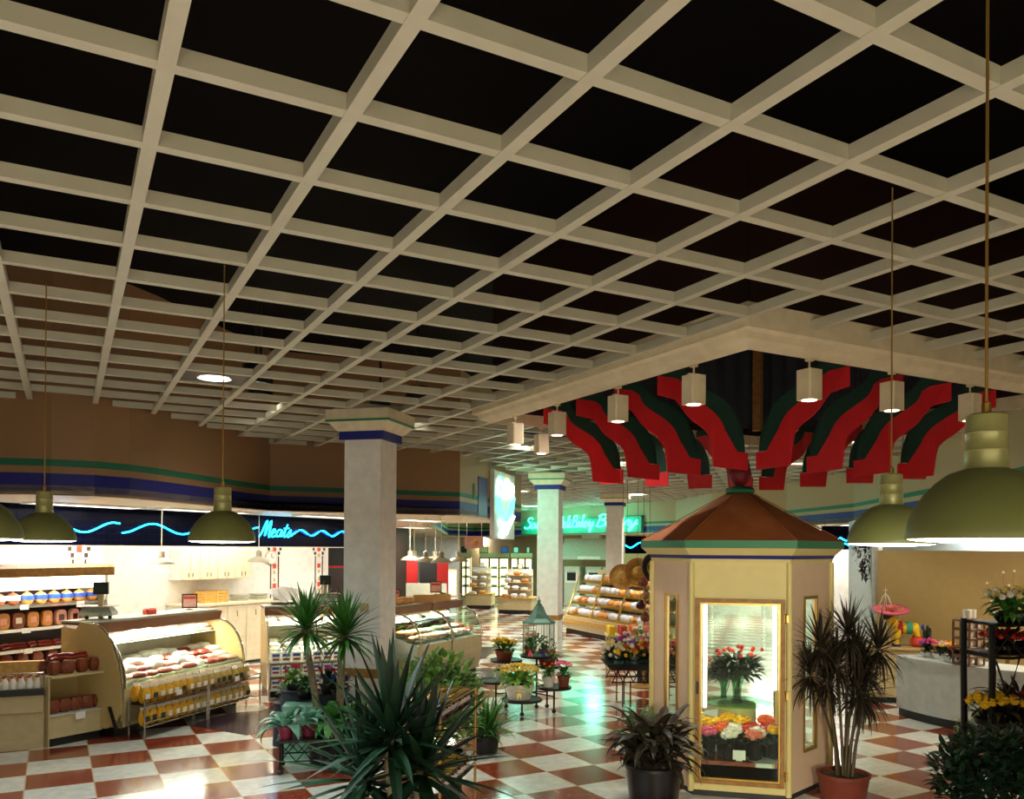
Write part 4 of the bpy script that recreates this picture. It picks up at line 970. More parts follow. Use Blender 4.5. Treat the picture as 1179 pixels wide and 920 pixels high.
tag(s.build('lettuce_display', 'leaf_mid', loc=D2.p(.8, .65, 1.421)), 'green lettuce heap on the far end of the farther deli case', 'lettuce')

mat('deli_shade', 'b3a88c', .4, var=.04)
# small white pendants over the deli
def mk_wp():
    o = thing('deli_pendant', '', 'pendant lamp')
    MB().lathe([(.2, 0), (.2, .01), (.17, .05), (.1, .085), (.05, .1), (.05, .19), (.015, .21), (.012, .21), (.04, .18), (.04, .1), (.09, .075), (.16, .04), (.19, .0)], n=24, ring=True).build('shade', 'deli_shade', o, smooth=True)
    MB().lathe([(.001, .012), (.16, .012), (.16, .016), (.001, .016)], n=16).build('lens', 'spot_lens', o)
    MB().lathe([(.008, .205), (.006, .7), (.006, .86)], n=6).build('rod', 'white_shade', o); MB().lathe([(.07, .85), (.06, .868), (.001, .868)], n=12).build('ceiling_cup', 'white_shade', o); return o
K_wp = Kit(mk_wp)
for px, py, sc_, lab in ((472, 641, 18.2, 'leftmost of the white pendants over the deli, beside the cream column'), (477, 640, 19.5, 'white pendant over the deli half hidden behind the leftmost one'), (490, 644, 16.4, 'second large white pendant over the deli, left of the middle'), (501, 642, 19.0, 'small white pendant between two larger ones over the deli'),
                         (508, 646, 15.2, 'largest and nearest white pendant over the deli'), (528, 645, 16.8, 'rightmost white pendant over the deli, left of the hanging picture'), (186, 651, 12.9, 'white pendant over the near part of the long meat case'), (298, 647, 15.0, 'white pendant below the blue script sign')):
    p = atd(px, py, sc_); K_wp.put((p.x, p.y, 2.132), 0, lab)
# hanging picture panel
p = atd(546, 623, 17.0); o = thing('hanging_picture', 'square brown food picture hanging left of the vegetable sign', 'sign', (p.x, p.y, 2.4), R(5))
MB().box(-.19, -.02, 0, .19, .02, .25).build('panel', 'pack_pink', o); s = MB(); s.ball((.02, -.02, .12), .07, 10, 6); s.build('food_image', 'bread', o)
MB().tube([(-.15, 0, .25), (-.15, 0, .6)], .004, 5).build('wire', 'chrome', o); MB().tube([(.15, 0, .25), (.15, 0, .6)], .004, 5).build('wire', 'chrome', o)

# background behind the deli: shelf banks, dark red bay, panels
def bank(lab, px0, px1, d, z0, z1, nsh, kits, group, seed, wd=.5, body='case_grey'):
    a, b = atd(px0, 640, d), atd(px1, 640, d); L = b.x - a.x
    o = thing('display_shelves', lab, 'shelves', (a.x, d, 0), 0)
    MB().box(0, .02, 0, L, wd, z0 - .005).build('base', body, o); MB().box(0, wd, 0, L, wd + .04, z1 + .1).build('back', body, o)
    zs = [z0 + (z1 - z0) * k / nsh for k in range(nsh)]
    for z_ in zs: MB().box(0, .0, z_ - .004, L, wd, z_ + .01).build('shelf', 'light_wood', o)
    fr = Frame(a.x, d, 0)
    for k, z_ in enumerate(zs):
        n = max(1, int(L / .3))
        for i in range(n): kits[(i + k + seed) % len(kits)].put(fr.p(.16 + i * L / n, wd * .4, z_ + .012), r_.uniform(-.3, .3), 'food package, %s from the left on shelf level %s beyond the near deli case' % (nth(i), ('one', 'two', 'three')[k]), group)
bank('deli goods shelves with blue bags beyond the near deli case', 464, 512, 18.5, .95, 1.5, 2, [K_wloaf, K_pbag, K_loaf], 'shelves beyond the near deli case', 0)
p = atd(492, 668, 24); o = thing('red_serving_bay', 'dark serving opening with red side panels behind the deli pendants', 'serving bay', (p.x, p.y, 0), 0)
MB().box(-.6, 0, 0, .6, .5, .95).build('counter', 'dark_brown', o); MB().box(-.6, .0, .96, -.28, .05, 2.05).build('side_panel', 'fl_red', o); MB().box(.28, .0, .96, .6, .05, 2.05).build('side_panel', 'fl_red', o); MB().box(-.27, .4, .96, .27, .45, 2.05).build('back_panel', 'black', o)
p = atd(517, 668, 25.5); o = thing('tall_cabinet', 'plain grey-tan cabinet right of the red serving bay', 'cabinet', (p.x, p.y, 0), 0)
MB().box(-.25, 0, 0, .25, .5, 1.75).build('body', 'case_tan', o); MB().box(-.23, -.02, .95, .23, -.002, 1.7).build('door', 'wall_grey', o); MB().box(-.23, -.02, .08, .23, -.002, .9).build('door', 'wall_grey', o)

# far lit coolers along the back wall
def cooler(px0, px1, d, nd, lab):
    a, b = atd(px0, 640, d), atd(px1, 640, d); L = b.x - a.x
    o = thing('lit_cooler', lab, 'cooler', (a.x, d, 0), 0)
    s = MB(); s.box(0, 0, 0, L, .7, .3); s.box(0, 0, 2.0, L, .7, 2.2); s.box(0, .65, .3, L, .7, 2.0); s.build('cabinet', 'case_tan', o)
    MB().box(.02, .6, .31, L - .02, .64, 1.99).build('lit_back', 'cooler_lit', o)
    for k in range(nd):
        x0, x1 = k * L / nd, (k + 1) * L / nd; f = MB(); f.box(x0, -.03, .3, x0 + .04, 0, 2.0); f.box(x1 - .04, -.03, .3, x1, 0, 2.0); f.box(x0 + .04, -.03, .3, x1 - .04, 0, .35); f.box(x0 + .04, -.03, 1.95, x1 - .04, 0, 2.0)
        dd = f.build('door', 'brown_strip', o); MB().box(x0 + .04, -.02, .35, x1 - .04, -.015, 1.95).build('pane', 'glass', dd)
    for z_ in (.7, 1.1, 1.5):
        MB().box(.03, .1, z_, L - .03, .58, z_ + .02).build('shelf', 'case_grey', o)
        n = int(L / .35)
        for i in range(n): K_pbag.put((a.x + .2 + i * L / n, d + .3, z_ + .021), 0, 'pale box, %s from the left, %s shelf of the %s cooler' % (nth(i), {.7: 'low', 1.1: 'middle', 1.5: 'high'}[z_], lab.split()[0] if 'dark' not in lab else 'dark-framed'), 'packages in the ' + lab, 1.2)
cooler(531, 542, 36.5, 2, 'small lit cooler at the far left end'); cooler(552, 586, 36.5, 3, 'wide bright lit cooler on the far wall'); cooler(588, 613, 36.0, 3, 'lit cooler with dark door frames just left of the second column')
MB_ = MB
for k, (px, lab) in enumerate(((534, 'dark square department sign high on the far left of the deli wall'), (557, 'wide dark framed sign above the far coolers'), (581, 'blue framed sign above the far coolers'), (594, 'small square sign right of the blue framed one'), (608, 'narrow framed sign next to the second column'))):
    p = atd(px, 635.5, 36.3); o = thing('department_sign', lab, 'sign', (p.x, p.y, 2.2), 0); hw = (.12, .2, .16, .12, .08)[k]
    s = MB(); s.box(-hw, -.03, 0, hw, 0, .03); s.box(-hw, -.03, .25, hw, 0, .28); s.box(-hw, -.03, .03, -hw + .03, 0, .25); s.box(hw - .03, -.03, .03, hw, 0, .25); s.build('frame', 'black', o)
    MB().box(-hw + .03, -.02, .03, hw - .03, -.01, .25).build('board', ('drape', 'case_tan', 'label_blue', 'wall_grey', 'wall_grey')[k], o)

# two islands with tiered shelves
def island(px0, px1, d, lab, grp, ang=0., seed=0, zt=1.62):
    a, b = atd(px0, 640, d), atd(px1, 640, d); L = (b - a).length; fr = Frame(a.x, a.y, ang)
    o = thing('tiered_island', lab, 'display island', fr.p(0, 0), ang)
    MB().box(.05, .05, 0, L - .05, 1.15, .14).build('kick', 'black', o); MB().bevbox(0, 0, .14, L, 1.2, .55, .02).build('base', 'case_tan', o)
    MB().box(-.02, -.02, .555, L + .02, 1.22, .59).build('rim', 'light_wood', o)
    for k, z_ in enumerate((.85, 1.12, 1.38)):
        if z_ < zt: MB().box(.15, .2 + .17 * k, z_, L - .15, 1.1, z_ + .02).build('shelf', 'light_wood', o)
    MB().box(.15, .95, .6, L - .15, 1.0, zt).build('back', 'white_paint', o)
    for k, z_ in enumerate((.591, .871, 1.141, 1.401)):
        n = int((L - .2) / .29)
        for i in range(n): [K_wloaf, K_pbag, K_loaf, K_wloaf][(i + k + seed) % 4].put(fr.p(.27 + i * (L - .3) / n, (.14, .34, .52, .68)[k], z_), ang + r_.uniform(-.3, .3), 'packaged baked good, %s from the left on the %s tier of the %s' % (nth(i), ('lowest', 'second', 'third', 'top')[k], grp), 'goods on the ' + grp, 1.15)
    o = thing('sign_stand', 'small framed card sign on top of the %s' % grp, 'sign', fr.p(L * .5, .98, zt), ang)
    s = MB(); s.box(-.1, -.012, .0, .1, .012, .2); s.build('frame', 'black', o); MB().box(-.08, -.018, .02, .08, -.013, .18).build('card', 'card_white', o)
i1 = at(542, 701, 0); island(536, 567, i1.y, 'left tiered bakery island in the far aisle', 'left island', R(-4), 1)
i2 = at(575, 704, 0); island(573, 613, i2.y - 1, 'right tiered bakery island left of the second column', 'right island', R(-12), 2)

# long slanted bakery racks behind the second column
q1 = at(650, 728, 0); q2 = at(742, 748, 0); BR = Frame(q1.x, q1.y, math.atan2(q2.y - q1.y, q2.x - q1.x)); Lb = (q2 - q1).length
for sec in range(3):
    L = Lb / 3 - .01; fr = Frame(BR.p(sec * Lb / 3, 0).x, BR.p(sec * Lb / 3, 0).y, BR.a)
    w_ = ('farthest', 'middle', 'nearest')[sec]
    o = thing('bakery_rack', 'tiered bakery rack full of bagged bread, %s section of the long row' % w_, 'bakery rack', fr.p(0, 0), fr.a)
    MB().box(0, .05, 0, L, 1.2, .14).build('kick', 'dark_brown', o); MB().box(0, 0, .14, L, 1.2, .5).build('base', 'case_tan', o); MB().box(0, -.03, .3, L, -.001, .42).build('bumper_rail', 'light_wood', o)
    MB().box(0, 1.1, .51, L, 1.15, 1.8).build('back', 'case_tan', o)
    for k, z_ in enumerate((.52, .85, 1.15, 1.45)):
        s = MB(); s.box(0, .1 + .16 * k, z_, L, 1.09, z_ + .02); sh = s.build('shelf', 'light_wood', o); s = MB(); s.box(0, .07 + .16 * k, z_ - .02, L, .099 + .16 * k, z_ + .05); s.build('shelf_lip', 'lid_gold', sh)
        nb = int(L / .27)
        for row in range(2):
            for i in range(nb):
                kt = [K_loaf, K_wloaf, K_wloaf, K_wloaf][(i * 3 + k + row + sec + r_.randrange(2)) % 4]
                kt.put(fr.p(.12 + i * L / nb, .22 + .16 * k + .26 * row, z_ + .021 + .0 * row), fr.a + PI / 2 * (kt is K_loaf) + r_.uniform(-.25, .25), 'bread bag, %s from the left, %s row, %s shelf of the %s rack section' % (nth(i), ('front', 'rear')[row], ('bottom', 'second', 'third', 'top')[k], w_), 'bagged bakery items on the %s rack section' % w_, 1.42)
    for x in (.02, L - .02): MB().tube([(x, .06, .5), (x, .5, 1.75)], .018, 8).build('upright', 'lid_gold', o)
# decorated sombreros hanging from the rack end
def disc_hat(px, py, d, lab, m, tiltx, rz):
    p = atd(px, py, d); o = thing('hanging_sombrero', lab, 'hat', p, rz); o.rotation_euler = (R(tiltx), 0, rz)
    MB().lathe([(.001, .16), (.06, .15), (.085, .1), (.1, .03), (.14, .01), (.2, .02), (.235, .05), (.24, .055), (.235, .04), (.2, .005), (.1, -.005), (.001, -.01)], n=28).build('hat', m, o, smooth=True)
    cd = MB().tube([(0, 0, 0), (0, 0, 4.09 - p.z)], .003, 4).build('hanging_cord', 'black_metal', o); cd.matrix_local = o.rotation_euler.to_matrix().inverted().to_4x4()
    MB().lathe([(.236, .052), (.246, .058), (.24, .062)], n=28, ring=True).build('brim_edge', 'fl_red', o)
    MB().lathe([(.101, .03), (.103, .05), (.095, .055)], n=20, ring=True).build('hat_band', 'fl_yellow', o)
disc_hat(717, 665, 15.5, 'straw sombrero hanging leftmost before the bakery racks', 'light_wood', 75, R(-10))
disc_hat(734, 659, 14.5, 'straw sombrero with red trim hanging second beside the kiosk', 'light_wood', 80, R(10))
disc_hat(748, 655, 13.8, 'dark sombrero with red edge hanging right against the kiosk', 'black', 80, R(40))
o = thing('hat_tree', 'brown pole rack behind the kiosk carrying the sombreros', 'rack', (atd(742, 700, 14.6).x, 14.6, 0), 0)
MB().lathe([(.25, 0), (.25, .03), (.03, .05), (.02, 1.98)], n=14).build('pole', 'wood', o); MB().tube([(-.35, 0, 1.9), (.35, 0, 1.95)], .012, 8).build('arm', 'wood', o)
for k, (px, py, c) in enumerate(((740, 676, 'meat_brown'), (744, 690, 'wood'), (738, 702, 'jam_dark'), (743, 716, 'meat_brown'), (746, 728, 'fl_salmon'))):
    p = atd(px, py, 14.3); s = MB(); s.lathe([(.03, 0), (.08, .03), (.09, .09), (.05, .13), (.03, .17)], n=12); s.tube([(0, 0, .16), (0, .15, .3)], .004, 4)
    tag(s.build('hanging_gourd', c, loc=p), 'small brown clay ornament, %s from the top hanging beside the kiosk edge' % nth(k), 'ornament', 'ornaments hanging beside the kiosk')

# kitchen fittings under the bakery sign
p = atd(678, 660, 35.2); o = thing('kitchen_hood', 'stainless hood over the ovens under the green neon sign', 'hood', (p.x, p.y, 1.95), R(-25))
MB().side([(0, 0), (0, .15), (.5, .9), (1.0, .9), (1.0, 0)], -1.3, 1.3).build('hood', 'case_grey', o); MB().box(-.4, .2, .9, .4, .9, 1.05).build('duct', 'case_grey', o); MB().box(-.5, -.03, .02, .5, -.001, .14).build('lit_panel', 'white_paint', o)
for k, dx in enumerate((-.7, .2, .9)):
    o = thing('oven', 'dark-windowed oven under the hood, %s from the left' % nth(k), 'oven', (p.x + dx, p.y + .1 - dx * .4, 0), R(-25))
    MB().box(-.35, 0, 0, .35, .7, 1.65).build('body', 'case_grey', o); d2 = MB().box(-.28, -.03, .95, .28, -.002, 1.5).build('door', 'white_paint', o); MB().box(-.2, -.04, 1.05, .2, -.031, 1.4).build('dark_window', 'black', d2); MB().tube([(-.25, -.06, 1.45), (.25, -.06, 1.45)], .012, 6).build('handle', 'chrome', d2)

# ================================================================== neon
def neon(pts_list, fr, z, mname, r, name, lab, cat, y=-.05, halo=None):
    o = thing(name, lab, cat, fr.p(0, 0, 0), fr.a)
    for k, pts in enumerate(pts_list):
        P = smooth_line([(a, b) for a, b in pts]) if len(pts) > 2 else pts
        MB().tube([(a, y, z + b) for a, b in P], r, 6).build('neon_tube', mname if isinstance(mname, str) else mname[k % len(mname)], o, smooth=True)
    return o
# wave tubes on the black header
xA = to_header(60, 610)[0]; xM0 = to_header(296, 610)[0]; xM1 = to_header(333, 610)[0]; xE = to_header(402, 610)[0]
def wave(x0, x1, amp, per, ph=0): 
    n = int((x1 - x0) / (per / 8)); return [(x0 + (x1 - x0) * i / n, amp * math.sin(2 * PI * (x0 + (x1 - x0) * i / n - x0) / per + ph)) for i in range(n + 1)]
xW = to_header(137, 610)[0]
neon([wave(-.5, xW - .02, .08, 1.02, 2.3), wave(xW + .02, xM0 - .02, .08, 1.15, -1.5)], HB, 2.69, 'neon_blue', .014, 'neon_wave', 'blue neon wave tube on the black tiled header left of the script', 'neon tube')
neon([wave(xM1 + .0, xE + 1.2, .055, .62, -1.2), wave(xM1 + .0, xE + 1.2, .045, .62, -.4)], HB, 2.69, ['neon_blue', 'neon_reflection'], .014, 'neon_wave', 'blue neon wave with a soft tube as its reflection, right of the script sign', 'neon tube')  # the softer second tube stands in for a reflection in the tiles
def word(strokes_map, text, h, gap):   # simple script strokes; returns list of polylines and the width
    out = []; x = 0
    for ch in text:
        if ch == ' ': x += h * .45; continue
        st, w_ = strokes_map[ch]
        for s_ in st: out.append([(x + (a + b * .22) * h, b * h) for a, b in s_])
        x += (w_ + gap) * h
    return out, x
SCR = {
 'M': ([[(0, 0), (.08, .2), (.18, .8), (.24, 1), (.27, .8), (.3, .05), (.36, .5), (.46, 1), (.5, .8), (.52, .05), (.6, 0)]], .6),
 'S': ([[(.42, .85), (.32, 1), (.16, .92), (.16, .7), (.34, .5), (.4, .25), (.28, .03), (.08, .03), (.02, .18)]], .42),
 'D': ([[(.12, .95), (.1, .5), (.04, .05), (.25, 0), (.48, .25), (.5, .6), (.35, .95), (.1, 1), (-.04, .88)]], .5),
 'B': ([[(.1, .95), (.08, .5), (.04, 0)], [(.0, .85), (.2, 1), (.42, .9), (.4, .65), (.18, .52), (.42, .45), (.46, .15), (.28, 0), (.04, .02)]], .48),
 'e': ([[(0, .12), (.16, .28), (.2, .42), (.1, .48), (.03, .3), (.05, .05), (.18, 0), (.32, .12)]], .28),
 'a': ([[(.26, .42), (.12, .46), (.02, .25), (.06, .02), (.2, .08), (.28, .42), (.28, .05), (.38, .08)]], .34),
 't': ([[(.0, .1), (.12, .5), (.16, .8), (.1, .2), (.14, .0), (.26, .08)], [(.02, .55), (.28, .58)]], .24),
 's': ([[(0, .1), (.16, .46), (.18, .3), (.22, .12), (.12, 0), (.0, .05)], [(.22, .1), (.32, .08)]], .26),
 'l': ([[(0, .1), (.14, .6), (.18, .98), (.1, .9), (.08, .3), (.12, 0), (.24, .08)]], .2),
 'i': ([[(0, .1), (.1, .44), (.08, .1), (.14, 0), (.24, .1)], [(.13, .62), (.15, .66)]], .2),
 'k': ([[(0, .1), (.14, .6), (.18, .98), (.1, .9), (.06, 0)], [(.07, .22), (.22, .44), (.2, .25), (.1, .22), (.22, 0), (.32, .08)]], .3),
 'r': ([[(0, .1), (.08, .44), (.14, .4), (.2, .42), (.18, .1), (.24, 0), (.32, .08)]], .26),
 'y': ([[(0, .4), (.04, .15), (.14, .05), (.26, .42), (.2, -.1), (.06, -.42), (0, -.25), (.16, -.02), (.34, .12)]], .3),
 'd': ([[(.26, .42), (.12, .46), (.02, .25), (.06, .02), (.2, .08), (.3, .95), (.26, .05), (.38, .08)]], .34),
 'h': ([[(0, .1), (.14, .6), (.18, .98), (.1, .9), (.06, 0)], [(.07, .2), (.18, .44), (.24, .35), (.22, .05), (.34, .08)]], .3), 'o': ([[(.14, .44), (.03, .3), (.04, .05), (.18, 0), (.26, .2), (.2, .42), (.12, .44), (.34, .38)]], .3)}
ml, mw = word(SCR, 'Meats', .30, .02)
o = neon([[(a * (xM1 - xM0) / mw + xM0, b) for a, b in s_] for s_ in ml], HB, 2.60, 'neon_blue', .014, 'neon_sign', 'blue neon script sign reading Meats on the black header', 'neon sign')
for q in HB.p((xM0 + xM1) / 2, -.25, 2.7), HB.p(1.5, -.25, 2.7): lamp('POINT', q, 5, (.05, .45, 1), .15, name='neon_glow')
# green script on the far soffit
fa, fb = Vector((5.2, 28.9)), Vector((-2.6, 41.5)); fd = (fa - fb).normalized(); FS = Frame(fb.x, fb.y, math.atan2(fd.y, fd.x))
def alf(px): return along(FS, px)
x0, x1 = alf(603), alf(741)
sb = thing('bakery_sign', 'long green neon script sign on the far wall reading Salads Deli Bakery Bakery', 'neon sign', FS.p(0, 0), FS.a)
MB().box(x0, -.12, 3.03, x1, -.002, 3.62).build('green_board', 'piping_teal', sb)
segs = [('Salads', alf(607), alf(643)), ('Deli', alf(645), alf(661)), ('Bakery', alf(662), alf(687)), ('Bakery', alf(690), alf(737))]
for t_, a_, b2 in segs:
    ws, ww = word(SCR, t_, .46, .03)
    for s_ in ws:
        P = smooth_line([(a_ + a * (b2 - a_) / ww, b + 3.28) for a, b in s_]) if len(s_) > 2 else [(a_ + a * (b2 - a_) / ww, b + 3.28) for a, b in s_]
        MB().tube([(a, -.18, b) for a, b in P], .028, 6).build('neon_letter', 'neon_green', sb, smooth=True)
for k in range(3): lamp('POINT', FS.p(x0 + (x1 - x0) * (k + .5) / 3, -1.2, 3.3), 60, (.2, 1, .72), .3, name='neon_glow')
s = MB()
# vegetable neon sign mounted on the soffit corner
VF = Frame(-1.17, 14.91, math.atan2(19.3 - 14.91, 1.07)); xv0, xv1 = along(VF, 563), along(VF, 587)
vs_ = thing('vegetable_sign', 'white and green neon sign of a bowl of vegetables on the soffit corner', 'neon sign', VF.p(xv0, 0), VF.a)
wv = xv1 - xv0
MB().box(0, -.10, 2.60, wv, -.012, 3.98).build('backing_board', 'white_paint', vs_)
def vt(P, m, r=.02): 
    P2 = smooth_line(P); MB().tube([(a * wv, -.13, b) for a, b in P2], r, 6).build('neon_tube', m, vs_, smooth=True)
for k in range(7):
    u = .12 + .1 * k; vt([(u, 3.55), (u + .05, 3.8 + .06 * math.sin(k * 2)), (u + .15, 3.72), (u + .12, 3.5), (u, 3.5)], ('neon_white', 'neon_green', 'neon_yellow', 'neon_white', 'neon_yellow', 'neon_green', 'neon_white')[k])
for a_, b2 in ((.08, .46), (.2, .52), (.92, .54), (.8, .48)): vt([(a_, 3.5), (a_ + (b2 - a_) * .25, 3.2), (b2, 2.98)], 'neon_green', .018)
for k in range(8):
    t = k / 7; vt([(.2 + .3 * t, 2.95 - .02 * k), (.55, 2.85 - .02 * k), (.92 - .4 * t, 3.1 - .05 * k), (.5, 2.72), (.22 + .1 * t, 2.68)], 'neon_white', .022)
lamp('POINT', VF.p((xv0 + xv1) / 2, -.6, 3.2), 8, (.5, 1, .8), .2, name='neon_glow')
# small blue wave signs at the right
for px, py, d, wd_, lab, a_ in ((732, 625, 20.0, .5, 'small dark box with a blue neon wave left of the kiosk roof', 0), (965, 618, 17.6, .7, 'blue neon squiggle on a black band right of the kiosk roof', -40)):
    p = atd(px, py, d); o = thing('wave_sign', lab, 'neon sign', (p.x, p.y, 2.3 if a_ == 0 else 2.42), R(a_))
    MB().box(-wd_ / 2, 0, 0, wd_ / 2, .12, .42 if a_ == 0 else .5).build('black_box', 'black_tiles', o)
    for x in (-wd_ / 2 + .05, wd_ / 2 - .05): MB().tube([(x, .06, .42 if a_ == 0 else .5), (x, .06, 1.76 if a_ == 0 else .58)], .006, 5).build('hanger', 'black_metal', o)
    pts = [( -wd_ / 2 + wd_ * i / 12, .2 - .06 * math.sin(i * .55) - (0.015 * i if a_ else 0)) for i in range(13)]
    MB().tube([(x, -.03, z) for x, z in pts], .016, 6).build('neon_tube', 'neon_blue', o)
    if a_: MB().tube([(x, -.03, z + .09 + .03 * math.sin(x * 30)) for x, z in pts], .016, 6).build('neon_tube', 'neon_blue', o)
# ================================================================== plants
def pot(o, r0, r1, h, m, lip=True, soil=True):
    MB().lathe([(r0, 0), (r1, h - .03), (r1 + .012, h - .028), (r1 + .012, h), (r1 - .012, h), (r1 - .015, h - .04)], n=24).build('pot', m, o, smooth=True)
    if soil: MB().lathe([(.001, h - .03), (r1 - .015, h - .035)], n=20).build('soil', 'soil', o)
def rosette(s, c, n, ln, wd, rng, e0=-.5, e1=1.4, droop=.35, seg=5, fold=.25):
    for i in range(n):
        az = i * 2.39996 + rng.uniform(-.2, .2); t = (i + .5) / n; el = e1 + (e0 - e1) * (1 - t) if False else e0 + (e1 - e0) * t
        s.blade((c[0] + .015 * math.cos(az), c[1] + .015 * math.sin(az), c[2] + .12 * t), az, el, ln * rng.uniform(.75, 1.1), wd * rng.uniform(.8, 1.15), droop * (1.2 - t), seg, fold)
def yucca(loc, lab, trunks, potr, poth, potm, leafm, ln, wd, n, rz=0., seed=1, droop=.3):
    rg_ = random.Random(seed); o = thing('yucca_plant', lab, 'potted plant', loc, rz); pot(o, potr * .8, potr, poth, potm)
    for (x0, y0, x1, y1, h, r) in trunks:
        tr = MB(); tr.tube([(x0 + (x1 - x0) * t + .02 * math.sin(t * 5), y0 + (y1 - y0) * t, poth - .05 + (h - poth + .05) * t) for t in (0, .2, .4, .6, .8, 1)], [r * 1.15, r, r * .95, r, r * .9, r * .9], 10); tr.build('trunk', 'trunk', o, smooth=True)
        s = MB(); rosette(s, (x1, y1, h - .06), n, ln, wd, rg_, -.55, 1.45, droop); s.build('leaves', leafm, o)
    return o
# large dark yucca in the foreground
p = at(462, 905, .55)
p = atd(455, 800, 5.2)
yk = yucca((p.x, p.y, 0), 'largest yucca, dark, in the foreground left of centre with a pale trunk', [(0, 0, -.02, 0, 1.22, .035), (.1, .15, .16, .1, 1.0, .03), (-.12, .1, -.2, .08, .95, .03)], .2, .35, 'black_pot', 'leaf_dark', .60, .07, 58, seed=4, droop=.22)
# two yuccas behind it, by the case
p = atd(372, 760, 9.3)
yucca((p.x, p.y, 0), 'two-trunked yucca standing against the left side of the cream column', [(-.04, 0, -.19, 0, 1.50, .04), (.12, .06, .22, .1, 1.42, .045)], .17, .3, 'black_pot', 'leaf_mid', .50, .048, 95, seed=9, droop=.45)
# dracaena right of the kiosk
p = at(970, 925, 0); o = thing('dracaena_plant', 'tall thin-leaved dracaena in a brown clay pot right of the kiosk', 'potted plant', (p.x, p.y - .02, 0), 0)
pot(o, .19, .235, .30, 'terracotta')
rg_ = random.Random(8)
DT = [(-.05, .02, -.22, .0, 1.50), (0, 0, -.05, .05, 1.32), (.03, .04, .02, -.05, 1.62), (.05, 0, .20, .05, 1.25), (.07, -.03, .33, 0, 1.48), (.02, -.06, .1, -.1, 1.08), (-.02, .06, -.12, .1, 1.15), (.0, .08, -.28, .12, 1.22), (.06, .08, .26, .15, 1.05), (.01, -.02, .12, .0, 1.42)]
for x0, y0, x1, y1, h in DT:
    MB().tube([(x0 + (x1 - x0) * t ** 1.4, y0 + (y1 - y0) * t, .26 + (h - .26) * t) for t in (0, .25, .5, .75, 1)], [.02, .016, .014, .012, .012], 8).build('stem', 'leaf_brown', o, smooth=True)
    s = MB(); rosette(s, (x1, y1, h - .08), 105, .36, .02, rg_, -1.0, 1.4, .6, 4); s.build('leaves', 'leaf_red', o)
# leafy dark plants
def bushy(loc, lab, name, potr, poth, potm, n, ln, wd, leafm, seed, spread=.12, hgt=.25, elo=-.2, ehi=1.3, droop=1.1, extra=None, cat='potted plant', seg=5):
    rg_ = random.Random(seed); o = thing(name, lab, cat, loc, rg_.uniform(0, 6))
    if poth: pot(o, potr * .85, potr, poth, potm)
    s = MB()
    for i in range(n):
        az = rg_.uniform(0, 2 * PI); rr = spread * math.sqrt(rg_.random()); z = poth + hgt * rg_.random() - .03
        s.blade((rr * math.cos(az), rr * math.sin(az), z), az + rg_.uniform(-.6, .6), rg_.uniform(elo, ehi), ln * rg_.uniform(.6, 1.1), wd * rg_.uniform(.7, 1.2), droop * rg_.uniform(.5, 1.3), seg, .2)
    s.build('leaves', leafm, o)
    if extra: extra(o, rg_)
    return o
p = at(752, 922, 0); bushy((p.x, p.y - .02, 0), 'dark leafy plant in a large black pot in front of the kiosk', 'broadleaf_plant', .27, .36, 'black_pot', 130, .42, .09, 'leaf_red', 31, .22, .40, -.1, 1.2, 1.2)
p = at(725, 880, 0); bushy((p.x, p.y - .5, .0), 'bright stiff-leaved bromeliad left of the dark plant before the kiosk', 'bromeliad_plant', .12, .42, 'black_pot', 26, .34, .07, 'leaf_mid', 32, .05, .1, .3, 1.3, .5)
p = at(560, 867, 0); bushy((p.x, p.y, 0), 'spiky green potted plant right of the brass jar rack', 'spiky_plant', .15, .2, 'black_pot', 110, .5, .032, 'leaf_mid', 33, .08, .12, .2, 1.4, .6)
# hedge-like shrubs by the right edge
def shrub(loc, lab, r, h, n, leafm, seed, potm='black_pot', lw=.03, name='leafy_shrub'):
    rg_ = random.Random(seed); o = thing(name, lab, 'shrub', loc, 0); pot(o, r * .5, r * .6, h * .35, potm)
    st = MB()
    for i in range(9):
        a = i * 2.4; st.tube([(0, 0, h * .3), (r * .3 * math.cos(a), r * .3 * math.sin(a), h * .5), (r * .6 * math.cos(a), r * .6 * math.sin(a), h * .8)], .006, 5)
    st.build('branches', 'leaf_brown', o)
    s = MB()
    for i in range(n):
        a = rg_.uniform(0, 2 * PI); v = rg_.uniform(-.7, 1); q = rg_.uniform(.55, 1) ; rr = math.sqrt(1 - v * v) * r * q
        s.blade((rr * math.cos(a), rr * math.sin(a), h * .65 + v * h * .38 * q), a + rg_.uniform(-1, 1), rg_.uniform(-.3, 1.2), lw * 2.2, lw, .4, 3, .15)
    s.build('foliage', leafm, o); return o
p = atd(1152, 880, 6.5); shrub((p.x, p.y, 0), 'dark low shrub in the bottom right corner below the twig stand', .5, 1.0, 1600, 'leaf_dark', 41, lw=.045)
p = atd(1120, 800, 8.1); shrub((p.x, p.y, 0), 'small light green shrub left of the dark shrub at the right edge', .16, .95, 220, 'leaf_light', 42, lw=.03)
p = atd(508, 772, 7.9); shrub((p.x, p.y, 0), 'light green leafy shrub standing behind the brass jar rack', .38, 1.4, 900, 'leaf_light', 43, lw=.055)
p = atd(470, 768, 7.6); shrub((p.x, p.y + .3, 0), 'yellow-green shrub behind the jar rack beside the column', .2, 1.35, 300, 'leaf_light', 44, lw=.035)

